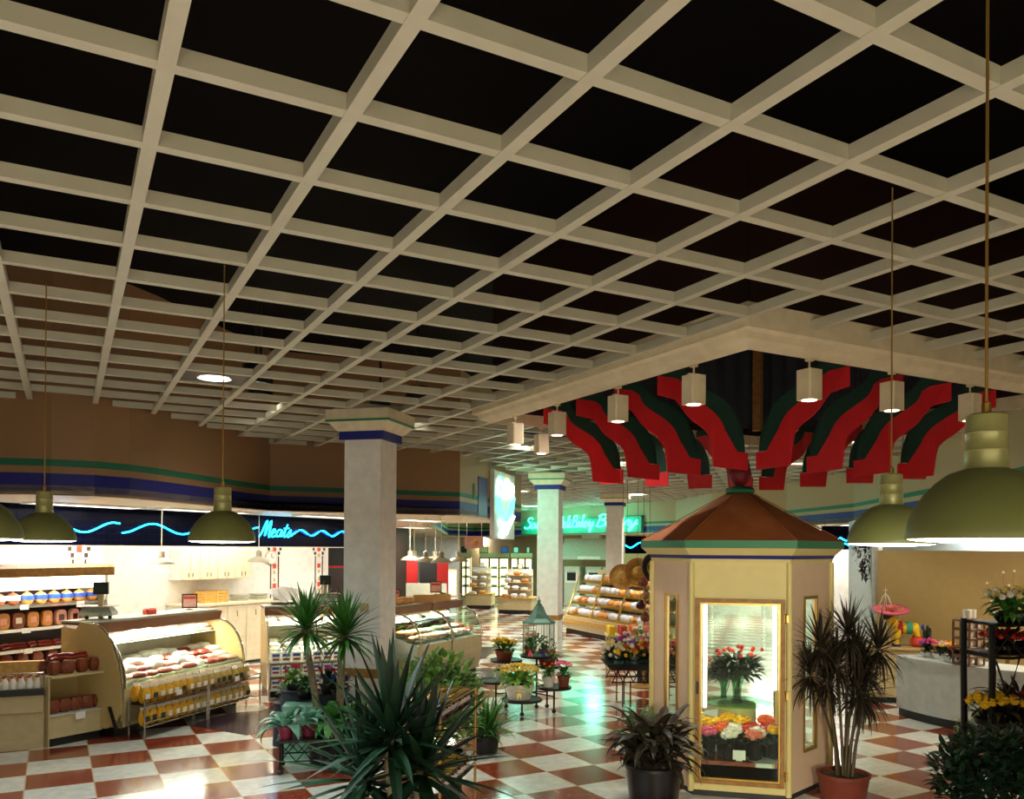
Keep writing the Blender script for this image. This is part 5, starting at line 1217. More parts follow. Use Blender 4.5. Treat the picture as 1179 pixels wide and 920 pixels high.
# flowers: heads of several colours on leaves
_BL = {}
def bloom_mesh(c):
    if c not in _BL:
        s = MB(); s.ball((0, 0, 0), .62, 7, 4, .8)
        for k in range(9):
            a = k * 2 * PI / 9; s.blade((0, 0, -.1), a, .35, 1, .55, .3, 2, .1); s.blade((0, 0, .15), a + .3, .8, .8, .5, .3, 2, .1)
        me = bpy.data.meshes.new('bloom'); me.from_pydata(s.v, [], s.f); me.materials.append(M['fl_' + c]); me.update(); _BL[c] = me
    return _BL[c]
def flower_heads(parent, heads):
    for x, y, z, c, rr in heads:
        o = bpy.data.objects.new('bloom', bloom_mesh(c)); col.objects.link(o); o.parent = parent; o.location = (x, y, z); o.scale = (rr,) * 3; o.rotation_euler = (rnd.uniform(-.4, .4), rnd.uniform(-.4, .4), rnd.uniform(0, 6))

def flowerpot(loc, lab, colors, r, h, ph, potm, n, hr, seed, cat='potted flowers', name='flowering_plant', leafm='leaf_mid', bow=None, flat_=.6):
    rg_ = random.Random(seed); o = thing(name, lab, cat, loc, 0)
    if ph: pot(o, r * .55, r * .72, ph, potm)
    s = MB()
    for i in range(60):
        a = rg_.uniform(0, 6.28); rr = r * .6 * rg_.random(); s.blade((rr * math.cos(a), rr * math.sin(a), ph + rg_.uniform(0, h * .5)), a, rg_.uniform(-.3, 1.3), r * .9, r * .3, .8, 4, .2)
    s.build('leaves', leafm, o)
    hs = []
    for i in range(n):
        a = i * 2.4; rr = r * math.sqrt((i + .5) / n); z = ph + h * (1 - flat_ * .4 * (rr / r) ** 2) + rg_.uniform(-.02, .02)
        hs.append((rr * math.cos(a), rr * math.sin(a), z, colors[rg_.randrange(len(colors))], hr * rg_.uniform(.8, 1.2)))
    flower_heads(o, hs)
    if bow:
        b = MB(); 
        for sx_ in (-1, 1): b.blade((0, -r * .8, ph * .6), PI / 2 * 0 + (0 if sx_ > 0 else PI), .4, .09, .06, 1.2, 4); b.blade((0, -r * .8, ph * .6), -PI / 2 + sx_ * .5, -1.0, .12, .04, .2, 3)
        b.ball((0, -r * .8, ph * .6), .02, 8, 5); b.build('ribbon_bow', bow, o)
    return o

# ------------------------------------------------ spiral plant stand with birdcage
def tray_at(px, py, z): return at(px, py, z)
PSc = at(607, 812, 0)
SHELF = [  # px, py of the plate centre, height, radius
 (583, 760, .74, .24), (571, 784, .52, .24), (601, 805, .33, .29), (618, 755, .92, .25), (638, 791, .40, .25), (630, 767, .62, .2)]
zs_ = []
o = thing('plant_stand', 'black wheeled plant stand with round tiers of flower pots in the centre aisle', 'plant stand', (PSc.x, 12.3, 0), 0)
base = Vector((PSc.x, 12.3, 0)); PT = []
for k, (px, py, z, r) in enumerate(SHELF):
    q = at(px, py, z)
    if k == 0: dref = 12.3
    q = atd(px, py, 12.3 + (.25, .1, -.35, .25, -.1, .3)[k]); PT.append(q)
    l = q - base; l = Vector((l.x, l.y, q.z))
    MB().lathe([(.001, -.012), (r, -.022), (r + .006, 0), (r, .012), (r - .008, .004), (.001, .002)], (l.x, l.y, l.z), 28).build('round_tier', 'black_metal', o)
    lg = MB().tube([(l.x, l.y, l.z - .01), (l.x, l.y, .06)], .014, 8).build('leg', 'black_metal', o)
    MB().lathe([(.001, -.032), (.026, -.022), (.034, 0), (.026, .022), (.001, .032)], (0, 0, 0), 12).build('caster', 'black', lg).matrix_local = Matrix.Translation((l.x, l.y, .036)) @ Matrix.Rotation(PI / 2, 4, 'X')
    if k: MB().tube([(l.x, l.y, .25), (0, 0, .3)], .01, 6).build('brace', 'black_metal', o)
def on(k, dx, dy): q = PT[k]; return (q.x + dx, q.y + dy, q.z + .006)
flowerpot(on(0, -.03, 0), 'brown basket of small yellow flowers on the upper left tier of the plant stand', ['yellow'], .19, .15, .15, 'terracotta', 40, .03, 51)
flowerpot(on(1, .06, 0), 'white flowers in a blue-white pot on the left tier of the plant stand', ['white'], .09, .10, .11, 'wall_grey', 14, .022, 52)
flowerpot(on(2, -.04, 0), 'large pale pot of yellow flowers with a yellow bow on the lowest tier', ['yellow', 'paleyellow'],   .29, .26, .22, 'white_paint', 90, .034, 53, bow='fl_paleyellow', leafm='leaf_light')
flowerpot(on(3, -.10, -.05), 'pot with red and white ribbon and green leaves beside the birdcage', ['orange'], .11, .2, .13, 'terracotta', 4, .03, 54, bow='fl_pink')
flowerpot(on(3, .10, -.08), 'small brown pot with a blue bow in front of the birdcage', ['orange'], .08, .12, .1, 'terracotta', 1, .03, 55, bow='fl_blue', leafm='leaf_mid')
flowerpot(on(4, -.08, -.02), 'white bear-print pot with green leaves on the right tier of the plant stand', ['orange'], .12, .17, .16, 'white_paint', 3, .03, 56)
flowerpot(on(4, .14, .0), 'pink hydrangea in a dark red pot on the right tier of the plant stand', ['pink'], .12, .2, .16, 'terracotta', 24, .032, 57)
flowerpot(on(5, 0, 0), 'orange and yellow flowers on the right upper tier of the plant stand', ['orange', 'yellow'], .18, .1, .12, 'terracotta', 16, .028, 58)
# birdcage
q = PT[3]; o = thing('birdcage', 'verdigris hexagonal birdcage with trailing ivy on the plant stand', 'birdcage', (q.x + .03, q.y + .06, q.z + .008), R(10))
mat('verdigris', '6f9a8c', .5, .3, var=.15); R6 = .235
s = MB(); z0, z1 = .03, .47
rg6 = lambda r, z: [(r * math.cos(R(60 * k)), r * math.sin(R(60 * k)), z) for k in range(6)]
s.loft([rg6(R6, 0), rg6(R6, .03)], True, True, True)
for k in range(6):
    a = R(60 * k); s.tube([(R6 * math.cos(a), R6 * math.sin(a), 0), (R6 * math.cos(a), R6 * math.sin(a), z1)], .008, 6)
s.build('frame', 'verdigris', o)
s = MB()
for k in range(6):
    a, b = Vector(rg6(R6, 0)[k]), Vector(rg6(R6, 0)[(k + 1) % 6])
    for j in range(1, 6): qq = a.lerp(b, j / 6); s.tube([(qq.x, qq.y, .03), (qq.x, qq.y, z1)], .0025, 4)
s.build('bars', 'verdigris', o)
s = MB(); s.loft([rg6(R6 + .02, z1), rg6(R6 + .02, z1 + .03), rg6(.17, z1 + .08), rg6(.11, z1 + .15), rg6(.075, z1 + .24), rg6(.07, z1 + .26)], True, True, True); s.build('roof', 'verdigris', o)
MB().lathe([(.05, 0), (.055, .02), (.03, .04), (.02, .06), (.03, .08), (.012, .1), (.006, .15), (.001, .16)], (0, 0, z1 + .26), 12).build('finial', 'verdigris', o)
s = MB(); rg_ = random.Random(3)
for i in range(160):
    a = rg_.uniform(0, 6.28); rr = rg_.uniform(.02, .3); s.blade((rr * math.cos(a), rr * math.sin(a), .05 + rg_.uniform(0, .22) * (1 if rr < .2 else .7)), a, rg_.uniform(-.6, 1), .08, .03, .8, 3)
ivy = tag(s.build('trailing_ivy', 'leaf_mid', loc=(q.x + .03, q.y + .06, q.z + .045)), 'green ivy growing inside the birdcage and trailing out', 'ivy')

# ------------------------------------------------ black flower cart right of it
q1 = at(708, 798, 0); CF = Frame(1.42, 13.0, R(3))
o = thing('flower_cart', 'black trestle cart of bouquets left of the kiosk', 'cart', CF.p(0, 0), CF.a)
zt = .50
s = MB(); s.loft([[(-.12, -.3, zt + .06), (1.0, -.3, zt + .06), (1.0, .3, zt + .06), (-.12, .3, zt + .06)], [(-.2, -.36, zt + .16), (1.08, -.36, zt + .16), (1.08, .36, zt + .16), (-.2, .36, zt + .16)]], True, True, True); s.build('tray', 'black', o)
s = MB()
for y_ in (-.3, .3):
    s.tube([(-.12, y_, zt - .12), (1.0, y_, zt - .12)], .012, 6)
    for i in range(7):
        x = -.1 + i * .16; s.tube([(x, y_, zt - .12), (x + .08, y_, zt + .06)], .008, 5); s.tube([(x + .08, y_, zt + .06), (x + .16, y_, zt - .12)], .008, 5)
s.build('lattice_rail', 'black_metal', o)
for x in (.06, .18, .9):
    for y_ in (-.28, .28): MB().tube([(x, y_, 0), (x, y_, zt - .1)], .011, 6).build('leg', 'black_metal', o)
cols = [['paleyellow', 'white'], ['white', 'yellow', 'orange'], ['magenta', 'white', 'purple'], ['red', 'yellow'], ['pink', 'salmon'], ['white', 'pink'], ['coral', 'salmon'], ['yellow', 'white']]
where = ['left end', 'front left', 'back left', 'centre', 'front right', 'back centre', 'right end', 'back right']
for k, (x, y_) in enumerate(((-.1, -.1), (.12, -.2), (.2, .15), (.42, -.1), (.62, -.2), (.55, .18), (.86, -.15), (.82, .18))):
    flowerpot(CF.p(x, y_, zt + .165), '%s bouquet, %s of the black flower cart' % (' and '.join({'paleyellow': 'pale yellow'}.get(c, c) for c in cols[k]), where[k]), cols[k], .16, .3 + .14 * (y_ > 0), 0, 'black_pot', 16, .055, 60 + k, 'bouquet', 'flower_bouquet', leafm='leaf_dark', flat_=1.4)
q = CF.p(-.05, .05, zt + .165)
# yellow shelf goods and topiary between cart and kiosk
p = atd(728, 735, 15.6); o = thing('goods_table', 'low table with yellow and red packages beyond the flower cart', 'table', (p.x, p.y, 0), 0)
MB().box(-.5, -.3, .78, .5, .3, .82).build('tabletop', 'case_tan', o)
for x in (-.46, .46):
    for y_ in (-.26, .26): MB().tube([(x, y_, 0), (x, y_, .78)], .02, 6).build('leg', 'case_tan', o)
for k in range(8):
    s = MB(); s.bevbox(-.06, -.06, 0, .06, .06, .16, .01); c_ = ('fl_yellow', 'sign_red', 'fl_orange', 'card_white')[k % 4]
    tag(s.build('gift_box', c_, loc=(p.x - .4 + .21 * (k % 4), p.y - .15 + .25 * (k // 4), .821), rz=.2 * k), '%s gift box, %s row of the table beyond the flower cart' % (('yellow', 'red', 'orange', 'white')[k % 4], ('front', 'back')[k // 4]), 'box')
p = atd(741, 735, 14.9); flowerpot((p.x, p.y, .0), 'white-topped green topiary against the left edge of the kiosk', ['white'], .2, .3, .75, 'black_pot', 40, .035, 81)

# ------------------------------------------------ low bamboo stand with peace lilies at the left
q = at(322, 893, 0); VS = Frame(q.x, q.y, R(12))
o = thing('bamboo_plant_bench', 'low black bamboo bench on wheels carrying leafy plants in plum pots', 'plant bench', VS.p(0, 0), VS.a)
zb = .34; Lw = 1.0
MB().box(-.04, -.03, zb, Lw, .42, zb + .025).build('top', 'black_metal', o)
s = MB()
for y_ in (0, .39):
    s.tube([(0, y_, .14), (Lw, y_, .14)], .009, 6)
    for i in range(6):
        x = i * Lw / 6; s.tube([(x, y_, .14), (x + Lw / 6, y_, zb)], .006, 5); s.tube([(x, y_, zb), (x + Lw / 6, y_, .14)], .006, 5)
s.build('lattice', 'black_metal', o)
for x in (0, Lw - .03):
    for y_ in (0, .39):
        MB().tube([(x, y_, .06), (x, y_, zb)], .013, 8).build('leg', 'black_metal', o)
        MB().lathe([(.001, -.03), (.026, -.02), (.032, 0), (.026, .02), (.001, .03)], n=12).build('caster', 'black', o).matrix_local = Matrix.Translation((x, y_, .034)) @ Matrix.Rotation(PI / 2, 4, 'X')
for k, (x, y_, n, ln, lm, lab) in enumerate(((.05, .12, 22, .34, 'leaf_blue', 'broad pale-leaved plant in a plum pot at the left end of the bamboo bench'), (.28, .2, 18, .30, 'leaf_blue', 'broad pale-leaved plant in a plum pot second on the bamboo bench'), (.55, .1, 26, .3, 'leaf_mid', 'green plant in a plum pot third on the bamboo bench'), (.82, .25, 26, .3, 'leaf_mid', 'green plant in a plum pot at the right end of the bamboo bench'))):
    pp = VS.p(x, y_, zb + .026); bushy((pp.x, pp.y, pp.z), lab, 'peace_lily', .075, .13, 'plum_pot', n, ln * 1.15, .12, lm, 90 + k, .04, .08, .1, 1.3, 1.4, seg=6)
p = atd(362, 806, 9.6); o = thing('bag_display', 'pale green display carton beside the yuccas', 'display', (p.x - .15, p.y, 0), R(8)); MB().bevbox(-.2, -.12, 0, .2, .12, .62, .02).build('carton', 'leaf_blue', o); MB().box(-.18, -.125, .4, .18, -.121, .55).build('panel', 'wall_grey', o)
# pots of small plants under the yuccas
for k, (px, py, d, c, lm) in enumerate(((338, 765, 9.9, ['red'], 'leaf_light'), (352, 775, 9.8, ['white'], 'leaf_mid'), (378, 768, 9.7, ['magenta', 'red'], 'leaf_dark'), (392, 775, 9.6, ['blue', 'white'], 'leaf_dark'), (330, 780, 10.2, ['coral'], 'leaf_mid'))):
    p = atd(px, py, d); z = max(.0, p.z - .3)
    tag(MB().lathe([(.16, 0), (.14, z - .02), (.16, z)], n=16).build('display_plinth', 'drape', loc=(p.x, p.y, 0)), 'dark round plinth under the small flowering pot, %s from the left beside the yuccas' % nth(k), 'plinth')
    flowerpot((p.x, p.y, z + .001), 'small pot of %s flowers, %s of those around the yuccas' % (' and '.join(c), nth(k)), c, .13, .17, .12, 'black_pot', 9, .03, 100 + k, leafm=lm)

# ------------------------------------------------ brass jar rack
ra = atd(507, 815, 6.26); rb = atd(547.5, 791, 7.2)
JF = Frame(ra.x, ra.y, math.atan2(rb.y - ra.y, rb.x - ra.x)); JL = math.hypot(rb.x - ra.x, rb.y - ra.y); ZT = 1.2
o = thing('brass_jar_rack', 'brass-posted wire rack with two tiers of jars, right of the largest yucca', 'jar rack', JF.p(0, 0), JF.a)
dj = .6
for x in (0, JL):
    for y_ in (0, dj): MB().tube([(x, y_, 0), (x, y_, ZT)], .012, 8).build('post', 'brass', o, smooth=True)
for z_ in (.53, 1.09, .08):
    s = MB(); s.box(0, 0, z_, JL, dj, z_ + .008); s.build('shelf', 'black_metal', o)
    s = MB()
    for zz in (z_ + .05, z_ + .13): s.tube([(0, -.012, zz), (JL, -.012, zz)], .005, 5)
    s.build('rail', 'black_metal', o)
s = MB(); s.tube([(0, 0, ZT), (JL, 0, ZT)], .008, 6); s.tube([(0, dj, ZT), (JL, dj, ZT)], .008, 6); s.tube([(0, 0, ZT), (0, dj, ZT)], .008, 6); s.tube([(JL, 0, ZT), (JL, dj, ZT)], .008, 6); s.build('top_rail', 'brass', o)
for z_, tn in ((1.099, 'top'), (.539, 'lower')):
    for row in range(6):
        nj = int((JL - .06) / .085)
        for i in range(nj):
            K_jar[(row + i) % 2].put(JF.p(.06 + i * .085 + .01 * (row % 2), .05 + row * .09, z_), rnd.uniform(0, 6), 'gold-lidded jar, %s along the %s row of the %s rack tier' % (nth(i), nth(row), tn), 'jars on the brass rack', 1.05)

# ------------------------------------------------ inside the kiosk
KI = Frame(KC.x, KC.y, KA)
o = thing('vase_shelf', 'round glass shelf on a pale drum inside the kiosk, under the rose vase', 'shelf', KI.p(-.02, .12, .345), 0)
MB().lathe([(.2, 0), (.2, .42), (.001, .42)], n=24).build('drum', 'kiosk_cream', o, smooth=True); MB().lathe([(.001, .42), (.36, .42), (.36, .435), (.001, .435)], n=32).build('glass_top', 'glass_green', o)
for k, (x, y_, s_) in enumerate(((-.02, .05, 1.12), (-.16, .22, .8))):
    o = thing('rose_vase', ('flared green glass vase of red roses in the kiosk', 'smaller glass vase of red roses behind it in the kiosk')[k], 'vase of roses', KI.p(x, y_, .782), 0); o.scale = (s_,) * 3
    MB().lathe([(.05, 0), (.055, .01), (.04, .06), (.042, .16), (.07, .26), (.1, .3), (.095, .3), (.065, .26), (.036, .16), (.034, .06), (.04, .02), (.001, .015)], n=20).build('vase', 'glass_green', o, smooth=True)
    s = MB(); rg_ = random.Random(70 + k); hs = []
    for i in range(320):
        a = rg_.uniform(0, 6.28); rr = .26 * math.sqrt(rg_.random()); s.blade((rr * .7 * math.cos(a), rr * .7 * math.sin(a), .26 + rg_.uniform(0, .16)), a, rg_.uniform(-.3, .9), .12, .04, .6, 3)
    for i in range(12): s.tube([(rg_.uniform(-.03, .03), rg_.uniform(-.03, .03), .03), (rg_.uniform(-.1, .1), rg_.uniform(-.1, .1), .32)], .003, 4)
    s.build('leaves_and_stems', 'leaf_dark', o)
    for i in range(16):
        a = i * 2.4; rr = .25 * math.sqrt((i + .5) / 16); hs.append((rr * math.cos(a), rr * math.sin(a), .46 + .06 * rg_.random(), 'coral' if i % 3 else 'red', .032))
    flower_heads(o, hs)
bk = [('yellow', -.28, -.42), ('orange', -.17, -.5), ('white', -.05, -.52), ('yellow', .02, -.34), ('coral', .1, -.48), ('white', .17, -.56), ('red', .27, -.45), ('yellow', .34, -.5), ('salmon', .14, -.62), ('white', -.1, -.64), ('pink', -.3, -.6), ('yellow', -.12, -.3), ('orange', .26, -.3), ('paleyellow', -.45, -.3), ('coral', -.5, -.15), ('yellow', .52, -.2), ('orange', .55, -.05)]
KP = ['at the left behind orange and pink', 'left of centre behind white', 'front centre behind the card', 'in the middle under the vase', 'centre right behind salmon', 'right of centre in front', 'at the right beside yellow', 'against the right door tube', 'nearest the door pane', 'left front beside the card', 'leftmost at the door', 'behind the left bunches', 'in the right second row', 'behind the left side window', 'deepest behind the left side window', 'behind the right side window', 'deepest behind the right side window']
for k, (c, x, y_) in enumerate(bk):
    pp = KI.p(x, y_, .345); o = thing('cut_flower_bucket', '%s cut flowers in a dark kiosk bucket, %s' % ({'paleyellow': 'pale yellow'}.get(c, c), KP[k]), 'bucket of flowers', pp, 0)
    MB().lathe([(.045, 0), (.06, .17), (.065, .175), (.055, .17), (.04, .01)], n=12).build('bucket', 'black', o, smooth=True)
    s = MB(); rg_ = random.Random(200 + k)
    for i in range(22): a = rg_.uniform(0, 6.28); s.blade((.03 * math.cos(a), .03 * math.sin(a), .15), a, rg_.uniform(.2, 1.3), .14, .04, .7, 3)
    s.build('leaves', 'leaf_dark', o)
    h0 = .22 + .28 * (y_ + .66) ; hs = [(.06 * math.cos(i * 2.4) * math.sqrt(i / 6), .06 * math.sin(i * 2.4) * math.sqrt(i / 6), h0 + .02 * rg_.random(), c, .066) for i in range(9)]
    flower_heads(o, hs)
pp = KI.p(-.0, -.72, .345); o = thing('kiosk_card', 'small white card standing under the flowers inside the kiosk door', 'card', pp, KA); MB().cbox((0, 0, .06), .12, .006, .09, 0, -.2).build('card', 'card_white', o); MB().box(-.03, .005, 0, .03, .05, .02).build('foot', 'card_white', o)

# ------------------------------------------------ curved service counter at the right
ctr = [at(1032, 823, 0), at(1070, 834, 0), at(1108, 843, 0), at(1140, 848, 0), at(1200, 852, 0)]
P2 = [Vector((p.x, p.y)) for p in ctr]
cc = Vector((7.3, 12.6)); ra_ = 1.7
arcp = [(cc.x + ra_ * math.cos(R(a)), cc.y + ra_ * math.sin(R(a))) for a in range(168, 292, 6)]
# fit the arc so that it passes through the base line seen in the photo
def circ(a, b, c):
    ax, ay, bx, by, cx_, cy_ = a.x, a.y, b.x, b.y, c.x, c.y; d = 2 * (ax * (by - cy_) + bx * (cy_ - ay) + cx_ * (ay - by))
    ux = ((ax * ax + ay * ay) * (by - cy_) + (bx * bx + by * by) * (cy_ - ay) + (cx_ * cx_ + cy_ * cy_) * (ay - by)) / d
    uy = ((ax * ax + ay * ay) * (cx_ - bx) + (bx * bx + by * by) * (ax - cx_) + (cx_ * cx_ + cy_ * cy_) * (bx - ax)) / d
    return Vector((ux, uy)), (Vector((ux, uy)) - a).length
cc, ra_ = circ(P2[0], Vector((at(1080, 836.5, 0).x, at(1080, 836.5, 0).y)), P2[3]); 
if ra_ > 6 or (cc.y < P2[0].y - 1): cc, ra_ = Vector((P2[0].x + 2.4, P2[0].y + .9)), 2.56
a0 = math.atan2(P2[0].y - cc.y, P2[0].x - cc.x); a1 = math.atan2(P2[4].y - cc.y, P2[4].x - cc.x) + .35
if a0 > 0: a0 -= 2 * PI
arcp = [(cc.x + ra_ * math.cos(a0 + (a1 - a0) * i / 24), cc.y + ra_ * math.sin(a0 + (a1 - a0) * i / 24)) for i in range(25)]
inn = [(cc.x + (ra_ - .75) * math.cos(a0 + (a1 - a0) * i / 24), cc.y + (ra_ - .75) * math.sin(a0 + (a1 - a0) * i / 24)) for i in range(25)]
o = thing('curved_counter', 'curved white service counter with black kick base at the right', 'counter', (0, 0, 0), 0)
def ringp(off0, off1, z0, z1, name, m):
    A = [(cc.x + (ra_ + off0) * math.cos(a0 + (a1 - a0) * i / 24), cc.y + (ra_ + off0) * math.sin(a0 + (a1 - a0) * i / 24)) for i in range(25)]
    B = [(cc.x + (ra_ + off1) * math.cos(a0 + (a1 - a0) * i / 24), cc.y + (ra_ + off1) * math.sin(a0 + (a1 - a0) * i / 24)) for i in range(25)]
    MB().loft([[(*A[i], z0), (*B[i], z0), (*B[i], z1), (*A[i], z1)] for i in range(25)], True, True, True).build(name, m, o, smooth=True)
ZC = at(1032, 755, .9); 
hC = atd(1035, 754, P2[0].y).z
ringp(-.04, -.6, 0, .12, 'kick_base', 'black'); ringp(0, -.65, .121, hC - .03, 'front_panel', 'wall_grey'); ringp(.02, -.67, hC - .029, hC, 'counter_top', 'wall_grey')
def on_counter(px, py, back=.3):
    X, Y, Z = _ray(px, py); q = at(px, py, hC); return (q.x, q.y, hC + .001)
# tan side counter behind carrying the papier-mache donkey
q = atd(1017, 745, 13.3); zS = q.z
o = thing('side_counter', 'tan side counter behind the curved one, carrying the papier-mache donkey', 'counter', (q.x - .25, 13.2, 0), R(-8))
MB().box(0, .05, 0, 1.9, .6, .1).build('kick', 'black', o); MB().box(0, 0, .1, 1.9, .62, zS - .03).build('body', 'case_tan', o); MB().box(-.02, -.03, zS - .029, 1.92, .63, zS).build('top', 'tan_panel', o)
mat('fl_hat', 'b85a50', .7, var=.45, scale=22)
# papier-mache donkey with striped blanket and sombrero
q = atd(1036, 738, 13.45); o = thing('papier_donkey', 'yellow papier-mache donkey with red blanket wearing a pink sombrero', 'figurine', (q.x, q.y, zS + .001), R(-15)); o.scale = (1.12,) * 3
body = MB(); body.tube([(-.06, 0, .24), (-.02, 0, .26), (.1, 0, .26), (.22, 0, .25), (.26, 0, .24)], [.03, .085, .08, .085, .04], 12); body.tube([(-.03, 0, .27), (-.08, 0, .36), (-.1, 0, .42)], [.065, .05, .05], 10)
for x, y_ in ((-.02, -.05), (-.02, .05), (.2, -.05), (.2, .05)): body.tube([(x, y_, .24), (x - .03 if x < 0 else x + .04, y_ * 1.2, .1), (x - .03 if x < 0 else x + .06, y_ * 1.2, .03)], [.045, .032, .034], 10)
body.build('body', 'fl_yellow', o, smooth=True)
s = MB(); s.tube([(-.1, 0, .46), (-.15, 0, .43), (-.22, 0, .40)], [.05, .05, .035], 10); s.build('head', 'dark_brown', o, smooth=True)
for x, y_ in ((-.05, -.06), (-.05, .06), (.26, -.06), (.26, .06)): MB().cbox((x, y_, .016), .09, .06, .03).build('hoof', 'stripe_blue', o)
s = MB(); s.tube([(-.07, 0, .30), (-.06, 0, .35)], [.09, .075], 12); s.build('neck_ruff', 'fl_yellow', o, smooth=True)
s = MB(); s.tube([(-.035, 0, .262), (.03, 0, .264)], .095, 14); s.build('red_blanket', 'fl_red', o, smooth=True); s = MB(); s.tube([(.08, 0, .263), (.16, 0, .262)], .092, 14); s.build('green_blanket', 'piping_teal', o, smooth=True)
s = MB(); s.tube([(.26, 0, .26), (.30, 0, .30), (.31, 0, .24)], [.02, .035, .02], 8); s.build('tail', 'label_blue', o, smooth=True)
ht = MB(); ht.lathe([(.001, .0), (.15, -.012), (.235, .02), (.245, .035), (.235, .04), (.15, .015), (.08, .02), (.07, .08), (.03, .1), (.001, .102)], (-.12, 0, .49), 28); hto = ht.build('sombrero', 'fl_hat', o, smooth=True)
hto.matrix_local = Matrix.Translation((-.12, 0, .49)) @ Matrix.Rotation(R(14), 4, 'X') @ Matrix.Translation((.12, 0, -.49))
MB().lathe([(.236, .03), (.25, .04), (.238, .047)], (-.12, 0, .49), 28, ring=True).build('brim_edge', 'fl_magenta', hto)
# wire plant tower left of the donkey
q = atd(1018, 740, 13.6); o = thing('wire_topiary', 'slender white wire lantern with a cross top left of the donkey', 'ornament', (q.x + .02, q.y, zS + .001), 0)
s = MB()
for k in range(6): a = k * PI / 3; s.tube([(.09 * math.cos(a), .09 * math.sin(a), 0), (.03 * math.cos(a), .03 * math.sin(a), .3), (.02 * math.cos(a), .02 * math.sin(a), .52), (.1 * math.cos(a), .1 * math.sin(a), .66), (.05 * math.cos(a), .05 * math.sin(a), .78), (0, 0, .84)], .005, 5)
s.tube([(0, 0, .84), (0, 0, .94)], .006, 5); s.tube([(-.04, 0, .89), (.04, 0, .89)], .006, 5); s.build('wire_frame', 'white_paint', o)
# cactus pots, flowers, mugs
q = atd(1068, 733, 13.4); o = thing('cactus_pot', 'green finger cactus in a red-brown pot right of the donkey', 'potted cactus', (q.x, q.y, zS + .001), 0); pot(o, .06, .08, .12, 'terracotta')
s = MB(); 
for x, y_, h in ((0, 0, .24), (-.04, .02, .17), (.04, .01, .2), (.01, -.04, .13)): s.tube([(x, y_, .1), (x, y_, .1 + h * .8), (x, y_, .1 + h)], [.026, .026, .01], 8)
s.build('cactus', 'leaf_dark', o, smooth=True)
q = atd(1056, 736, 13.35); o = thing('red_pot', 'squat orange-red clay pot between the donkey and the cactus', 'pot', (q.x, q.y, zS + .001), 0); MB().lathe([(.07, 0), (.11, .05), (.1, .12), (.07, .15), (.08, .17), (.07, .165), (.05, .12)], n=20).build('pot', 'fl_coral', o, smooth=True)
for k, (px, py, cs, w_) in enumerate(((1073, 758, ['magenta', 'purple', 'pink'], 'leftmost'), (1087, 760, ['white', 'salmon', 'pink'], 'second'), (1098, 763, ['white', 'yellow'], 'third'), (1107, 765, ['salmon', 'red', 'yellow'], 'rightmost'))):
    pp = on_counter(px, py); flowerpot((pp[0], pp[1] + .12, pp[2]), 'small %s flower bunch, %s on the curved counter' % (' and '.join(cs[:2]), w_), cs, .12, .16, .08, 'white_paint', 14, .038, 130 + k, 'bouquet', 'counter_bouquet', leafm='leaf_dark')
pp = on_counter(1122, 768); o = thing('mug_rack', 'revolving brown wooden mug rack on the curved counter', 'mug rack', (pp[0], pp[1] + .15, hC + .002), R(20))
for z_ in [.0, .12, .24, .36, .48, .60]: MB().bevbox(-.14, -.14, z_ - (.014 if z_ else 0), .14, .14, z_ + .022, .01).build('shelf', 'brown_strip', o)
for x in (-.13, 0, .13): 
    for y_ in (-.13, .13): MB().box(x - .01, y_ - .01, .02, x + .01, y_ + .01, .6).build('slat', 'brown_strip', o)
def mk_mug():
    o = thing('mug', '', 'mug'); MB().lathe([(.03, 0), (.034, .004), (.036, .08), (.032, .08), (.03, .01), (.001, .008)], n=14).build('cup', 'card_white', o, smooth=True)
    s = MB(); s.tube([(.034 + .022 * math.sin(PI * i / 6), 0, .065 - .05 * i / 6) for i in range(7)], .005, 5); s.build('handle', 'card_white', o); return o
K_mug = Kit(mk_mug); MR = Frame(pp[0], pp[1] + .15, R(20))
for lv, z_ in enumerate((.022, .142, .262, .382, .502)):
    for k, (x, y_) in enumerate(((-.065, -.08), (.065, -.08), (.065, .05))):
        K_mug.put(MR.p(x, y_, hC + .003 + z_), r_.uniform(0, 6), 'white mug, %s on the %s level of the brown mug rack' % (('front left', 'front right', 'rear right')[k], ('bottom', 'second', 'third', 'fourth', 'top')[lv]), 'mugs in the revolving rack')
for k, (x, y_) in enumerate(((-.05, -.02), (.06, .0))): K_mug.put(MR.p(x, y_, hC + .003 + .622), 1.0 + k, 'large white floral mug on top of the mug rack, %s' % ('left one', 'right one')[k], None, 1.5)
# sparkling wire branches against the partition
q = atd(1160, 735, 12.6); o = thing('bead_branches', 'tall wire branches with glass beads against the tan partition', 'ornament', (q.x, q.y, hC), 0); o.location.z = 1.02
MB().lathe([(.1, 0), (.1, .03), (.03, .05)], n=16).build('base', 'brass', o)
rg_ = random.Random(6); s = MB(); b = MB()
for k in range(9):
    x1, y1, z1_ = -.28 + .07 * k, rg_.uniform(-.1, .1), .45 + .55 * rg_.random() + (.2 if k in (3, 5) else 0); s.tube([(0, 0, .03), (x1 * .7, y1 * .7, z1_ * .6), (x1, y1, z1_)], .004, 4); b.ball((x1, y1, z1_), .02, 8, 5); b.ball((x1 * .8, y1 * .8, z1_ * .7), .016, 8, 5)
s.build('wires', 'brass', o); b.build('beads', 'white_paint', o)
MB().lathe([(.12, -1.02), (.03, -1.0), (.03, -.001)], n=14).build('pedestal', 'brass', o)

